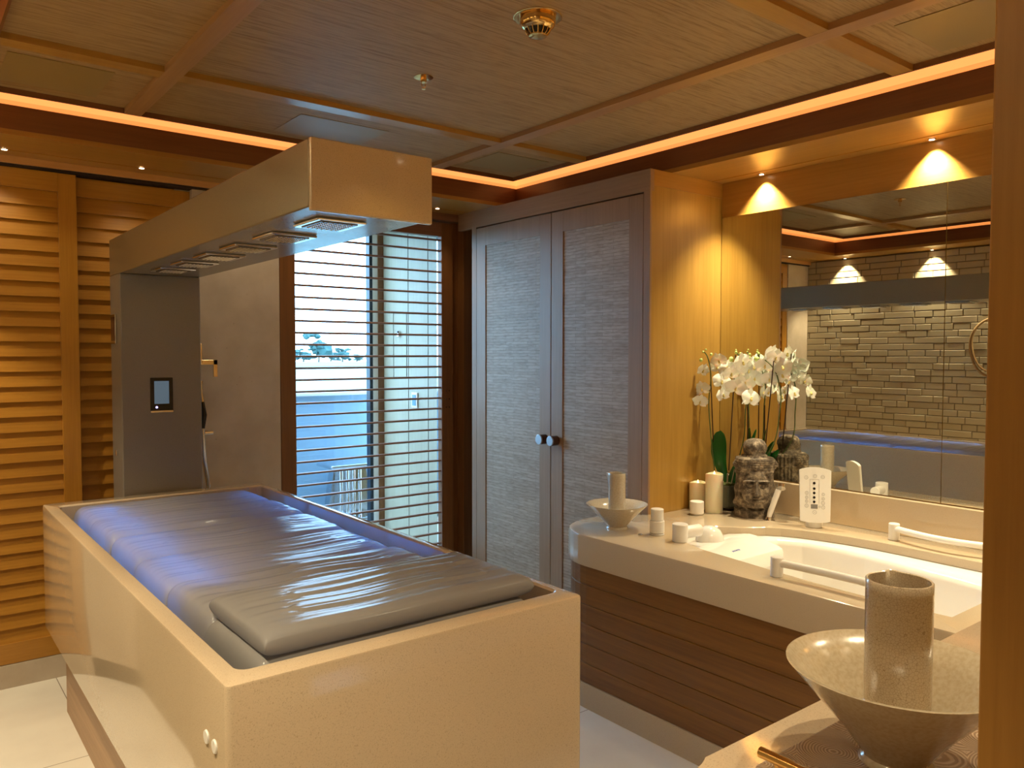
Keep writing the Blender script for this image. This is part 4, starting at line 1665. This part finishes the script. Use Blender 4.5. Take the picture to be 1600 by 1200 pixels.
def leaf(p0, p1, p2, w):
    t = bmesh.new()
    n = 24
    p0, p1, p2 = Vector(p0), Vector(p1), Vector(p2)
    view = Vector((0.8, 0.6, 0.1)).normalized()
    rows = []
    for i in range(n + 1):
        s = i / n
        p = (1 - s) ** 2 * p0 + 2 * s * (1 - s) * p1 + s * s * p2
        d = (2 * (1 - s) * (p1 - p0) + 2 * s * (p2 - p1)).normalized()
        a = d.cross(view).normalized()
        nn = a.cross(d).normalized()
        ww = w * (0.30 + 0.70 * min(1, s / 0.6) ** 0.8) * (1 if s < 0.68 else math.sqrt(max(0, 1 - ((s - 0.68) / 0.32) ** 2)) + 0.02)
        row = []
        for k in range(5):
            u = (k - 2) / 2
            row.append(t.verts.new(p + a * (u * ww) + nn * (0.25 * ww * u * u)))
        rows.append(row)
    for A, B in zip(rows, rows[1:]):
        for k in range(4):
            t.faces.new((A[k], A[k + 1], B[k + 1], B[k]))
    bmesh.ops.solidify(t, geom=list(t.faces), thickness=0.0025)
    m = MB()
    m.add(t)
    return m.obj('leaf', LEAFM, orc, smooth=60)


TV = Vector((0.6, -0.8, 0))     # to the right in the picture
for (a, b, w) in (((-0.05, 0.12), (-0.035, 0.37), 0.036), ((0.10, 0.06), (0.235, 0.285), 0.024), ((0.10, 0.10), (0.205, 0.325), 0.026), ((0.03, 0.10), (0.075, 0.21), 0.018), ((0.05, 0.03), (0.12, 0.155), 0.022), ((0.08, 0.14), (0.145, 0.385), 0.008)):
    base = OC + Vector((0, 0, 0.115))
    tip = OC + TV * b[0] + Vector((0, 0, b[1]))
    mid = OC + TV * a[0] * 1.2 + Vector((-0.02, -0.01, 0.12 + a[1]))
    if tip.x > 3.18:
        tip.x = 3.18
    leaf(base, mid, tip, w)
q = MB()
for i in range(7):
    a = R(i * 51 + 10)
    q.tube([OC + Vector((0.02 * math.cos(a), 0.02 * math.sin(a), 0.115)), OC + Vector((0.04 * math.cos(a), 0.04 * math.sin(a), 0.15 + 0.02 * (i % 3))), OC + Vector((0.062 * math.cos(a), 0.058 * math.sin(a), 0.13 + 0.03 * (i % 2)))], [0.003, 0.003, 0.0015], 6)
tag(q.obj('aerial_roots', plain('pale_root', (0.55, 0.50, 0.38), 0.6), orc, smooth=60), kind='stuff')

FLW = plain('white_petal', (0.92, 0.92, 0.85), 0.5, Subsurface_Weight=0.2)
LIP = plain('yellow_lip', (0.80, 0.66, 0.25), 0.5)
BUDM = plain('green_bud', (0.50, 0.62, 0.20), 0.45)
STEMM = plain('green_stem', (0.10, 0.15, 0.05), 0.5)
STAKEM = plain('dark_stake', (0.035, 0.012, 0.008), 0.5)


def petal(t, ang, L, Wd, cup):
    n, mcols = 8, 6
    rows = []
    for i in range(n + 1):
        s = i / n
        wv = Wd * math.sin(PI * (0.08 + 0.90 * s) ** 0.85) * 1.0 + 0.0006
        row = []
        for k in range(mcols + 1):
            u = 2 * k / mcols - 1
            x = s * L
            y = u * wv
            z = cup * s * s * L - 0.22 * abs(u) ** 2 * wv + 0.0012 * math.sin(u * 9 + s * 7)
            c, sn2 = math.cos(ang), math.sin(ang)
            row.append(t.verts.new((x * c - y * sn2, x * sn2 + y * c, z)))
        rows.append(row)
    for A, B in zip(rows, rows[1:]):
        for k in range(mcols):
            t.faces.new((A[k], A[k + 1], B[k + 1], B[k]))


def make_flower():
    t = bmesh.new()
    for a, L, Wd, cu in ((90, 0.036, 0.014, 0.10), (210, 0.035, 0.013, 0.12), (330, 0.035, 0.013, 0.12)):
        petal(t, R(a), L, Wd, cu)
    t2 = bmesh.new()
    for a in (8, 172):
        petal(t2, R(a), 0.040, 0.024, 0.06)
    for v in t2.verts:
        v.co.z += 0.002
    m = MB()
    m.add(t)
    m.add(t2)
    me = bpy.data.meshes.new('blossom')
    m.bm.to_mesh(me)
    m.bm.free()
    me.materials.append(FLW)
    me.shade_smooth()
    m = MB()
    blob(m, (0, -0.005, 0.005), (0.0035, 0.006, 0.005), 5)
    blob(m, (0, 0.002, 0.005), (0.002, 0.003, 0.004), 6)
    ml = bpy.data.meshes.new('lip')
    m.bm.to_mesh(ml)
    m.bm.free()
    ml.materials.append(LIP)
    ml.shade_smooth()
    return me, ml


FM, LM = make_flower()
# blossoms: position, facing (turn about the vertical), tip, scale


def blossom(P, yawd, pitd, sc_, roll=0):
    o = bpy.data.objects.new('blossom', FM)
    COL.objects.link(o)
    o.parent = orc
    o.location = Vector(P) - OC
    a = R(yawd)
    zax = Vector((math.cos(a) * math.cos(R(pitd)), math.sin(a) * math.cos(R(pitd)), math.sin(R(pitd))))
    xax = Vector((0, 0, 1)).cross(zax).normalized()
    yax = zax.cross(xax)
    Mx = Matrix((xax, yax, zax)).transposed() @ Matrix.Rotation(R(roll), 3, 'Z')
    o.rotation_euler = Mx.to_euler()
    o.scale = (sc_ * 1.2,) * 3
    l = bpy.data.objects.new('lip', LM)
    COL.objects.link(l)
    l.parent = o


FLP = [((3.0519, 2.3875, 1.371), -96.9, -21.2, 0.875, -13.8), ((3.0506, 2.3892, 1.2812), -162.1, -10.1, 0.964, 12.0), ((3.0452, 2.3964, 1.2211), -129.3, -16.8, 0.899, -8.9), ((3.0734, 2.3088, 1.4175), -172.6, -21.1, 0.993, 17.1), ((3.0566, 2.2812, 1.3203), -113.5, 4.8, 1.11, -12.3), ((3.0605, 2.276, 1.258), -100.2, -1.8, 0.932, 14.2), ((3.0734, 2.2421, 1.3584), -108.9, -21.8, 1.071, 6.9), ((3.0714, 2.2114, 1.2923), -142.6, -18.4, 1.17, -16.4), ((3.1019, 2.1541, 1.2455), -104.0, 7.0, 1.187, -8.0), ((3.1203, 2.2129, 1.4106), -106.3, -3.8, 1.126, 13.9), ((3.1542, 2.2011, 1.373), -142.4, -9.7, 1.07, -2.8), ((3.1634, 2.1721, 1.336), -173.6, -13.7, 1.113, -18.3), ((3.1643, 2.1223, 1.3964), -131.8, -14.6, 1.057, -1.2), ((3.1599, 2.0866, 1.4517), -98.4, -17.8, 1.033, -11.9), ((3.1555, 2.0903, 1.3346), -153.3, -11.8, 0.934, -7.2), ((3.1566, 2.0985, 1.2756), -86.7, -21.3, 0.818, -10.8), ((3.1535, 2.0574, 1.4336), -132.7, -16.2, 1.016, -12.9), ((3.1581, 2.0205, 1.3905), -184.3, 0.8, 1.129, 18.2), ((3.154, 1.9951, 1.3263), -61.7, -24.3, 0.857, 18.6), ((3.1534, 1.966, 1.2737), -91.2, 9.9, 0.913, 12.7), ((3.1296, 2.2006, 1.3173), -161.7, -17.9, 1.039, -14.5), ((3.1116, 2.2912, 1.3871), -153.8, 10.6, 1.016, -19.6), ((3.1643, 2.1735, 1.3883), -172.9, 4.0, 1.023, -8.4), ((3.0954, 2.3295, 1.3868), -179.4, 11.3, 1.035, -11.7), ((3.1572, 2.247, 1.3419), -182.8, -23.0, 0.984, 7.1), ((3.1628, 2.0253, 1.3542), -184.4, -6.8, 1.0, 19.9)]
for (P, yw, pt, s, rl) in FLP:
    blossom(P, yw, pt, s, rl)
BDP = [((3.0448, 2.3802, 1.4591), 0.006), ((3.0523, 2.3703, 1.4706), 0.005), ((3.0671, 2.3505, 1.4477), 0.008), ((3.1223, 2.2769, 1.4251), 0.013), ((3.1352, 2.2597, 1.4577), 0.008), ((3.1475, 2.2434, 1.4501), 0.008), ((3.1632, 2.163, 1.4257), 0.013), ((3.1571, 2.1996, 1.4329), 0.007), ((3.0392, 2.3877, 1.4209), 0.01), ((3.1351, 2.2598, 1.4682), 0.005), ((3.1534, 2.2059, 1.4367), 0.006)]
for (P, r) in BDP:
    q = MB()
    t = bmesh.new()
    bmesh.ops.create_icosphere(t, subdivisions=2, radius=1)
    for v in t.verts:
        v.co = Vector((v.co.x * r * 0.85 + P[0], v.co.y * r * 0.85 + P[1], v.co.z * r + P[2]))
    q.add(t)
    q.obj('bud', BUDM, orc, smooth=60)
STP = [[(3.0874, 2.3401, 0.8919), (3.0686, 2.3485, 1.0617), (3.0619, 2.3575, 1.2148), (3.067, 2.3507, 1.3219), (3.0644, 2.3541, 1.3829), (3.057, 2.364, 1.4362), (3.047, 2.3773, 1.4606)], [(3.1228, 2.2429, 0.9), (3.1434, 2.2154, 1.0603), (3.1469, 2.2109, 1.1887), (3.1547, 2.2004, 1.3017), (3.1529, 2.2361, 1.4139), (3.1352, 2.2597, 1.4592)], [(3.1589, 2.1626, 0.9062), (3.1502, 2.0574, 1.0512), (3.1578, 2.0382, 1.1834), (3.1614, 2.0334, 1.2562), (3.1588, 2.0443, 1.3212), (3.1644, 2.0719, 1.3787), (3.1587, 2.1189, 1.4223), (3.1613, 2.1617, 1.4257)]]
for pts in STP:
    pts = [Vector(p) for p in pts]
    # catmull-rom smoothing
    out = []
    ext = [pts[0]] + pts + [pts[-1]]
    for i in range(1, len(ext) - 2):
        for k in range(6):
            s = k / 6
            a, b, c2, d = ext[i - 1:i + 3]
            out.append(0.5 * ((2 * b) + (-a + c2) * s + (2 * a - 5 * b + 4 * c2 - d) * s * s + (-a + 3 * b - 3 * c2 + d) * s ** 3))
    out.append(pts[-1])
    MB().tube(out, 0.0028, 8).obj('flower_stem', STEMM, orc, smooth=60)
SKP = [((3.0874, 2.3401, 0.8919), (3.0732, 2.359, 1.3827)), ((3.1031, 2.2691, 0.8988), (3.1259, 2.2555, 1.4441)), ((3.1563, 2.1983, 0.9022), (3.1519, 2.2041, 1.2039)), ((3.1517, 2.1149, 0.9124), (3.1525, 2.0652, 1.4517))]
for a, b in SKP:
    MB().tube([a, b], 0.0026, 8).obj('stake', STAKEM, orc, smooth=60)

# ================================================================== CEILING FITTINGS
sd = thing('smoke_detector', 'round polished brass smoke detector on the ceiling', 'smoke detector', (1.480, 1.755, ZP))
q = MB()
q.lathe([(0.0, 0.0), (0.070, 0.0), (0.0705, -0.002), (0.066, -0.004), (0.056, -0.001), (0.052, -0.001)], (1.480, 1.755, ZP), 48, None, False, False)
q.obj('ceiling_ring', GOLD, sd, smooth=50)
q = MB()
q.lathe([(0.052, 0.0), (0.052, -0.016), (0.048, -0.026), (0.040, -0.032), (0.036, -0.034)], (1.480, 1.755, ZP - 0.001), 48, None, False, False)
q.obj('body', GOLD, sd, smooth=50)
MB().lathe([(0.030, -0.034), (0.022, -0.052)], (1.480, 1.755, ZP), 32).obj('sensor_core', BLACK, sd, smooth=50)
for i in range(14):
    a = 2 * PI * i / 14
    ca, sa_ = math.cos(a), math.sin(a)
    MB().tube([(1.480 + 0.038 * ca, 1.755 + 0.038 * sa_, ZP - 0.033), (1.480 + 0.033 * ca, 1.755 + 0.033 * sa_, ZP - 0.044), (1.480 + 0.024 * ca, 1.755 + 0.024 * sa_, ZP - 0.053)], 0.0016, 6).obj('rib', GOLD, sd, smooth=60)
MB().lathe([(0.0, -0.058), (0.018, -0.057), (0.026, -0.054), (0.026, -0.051), (0, -0.051)], (1.480, 1.755, ZP), 32, None, False, False).obj('end_cap', GOLD, sd, smooth=50)
sk = thing('fire_sprinkler', 'small brass fire sprinkler hanging from the ceiling panel', 'sprinkler', (1.483, 2.376, ZP))
MB().lathe([(0, 0), (0.033, 0), (0.034, -0.002), (0.014, -0.0045), (0.0, -0.0045)], (1.483, 2.376, ZP), 36, None, False, False).obj('escutcheon', GOLD, sk, smooth=50)
MB().lathe([(0.011, 0), (0.011, -0.016)], (1.483, 2.376, ZP - 0.003), 16).obj('body', GOLD, sk, smooth=40)
q = MB()
q.tube([(1.475, 2.376, ZP - 0.018), (1.476, 2.376, ZP - 0.032), (1.483, 2.376, ZP - 0.040)], 0.0016, 6)
q.tube([(1.491, 2.376, ZP - 0.018), (1.490, 2.376, ZP - 0.032), (1.483, 2.376, ZP - 0.040)], 0.0016, 6)
q.obj('frame', GOLD, sk)
MB().lathe([(0.007, -0.040), (0.007, -0.042)], (1.483, 2.376, ZP), 16).obj('deflector', GOLD, sk)

# woven ring on the brick wall seen in the mirror
rg_ = thing('wall_ring', 'rustic woven ring hanging on the brick wall seen in the mirror', 'wall ornament', (XB + 0.04, 2.50, 1.30))
for rr, dz in ((0.20, 0.0), (0.185, 0.02)):
    pts = [(XB + 0.035 + 0.012 * math.sin(3 * a), 2.42 + rr * 0.8 * math.cos(a), 1.50 + dz + rr * 1.1 * math.sin(a)) for a in [2 * PI * i / 40 for i in range(41)]]
    MB().tube(pts, 0.009, 8).obj('hoop', plain('rattan', (0.42, 0.27, 0.12), 0.6), rg_, smooth=60)
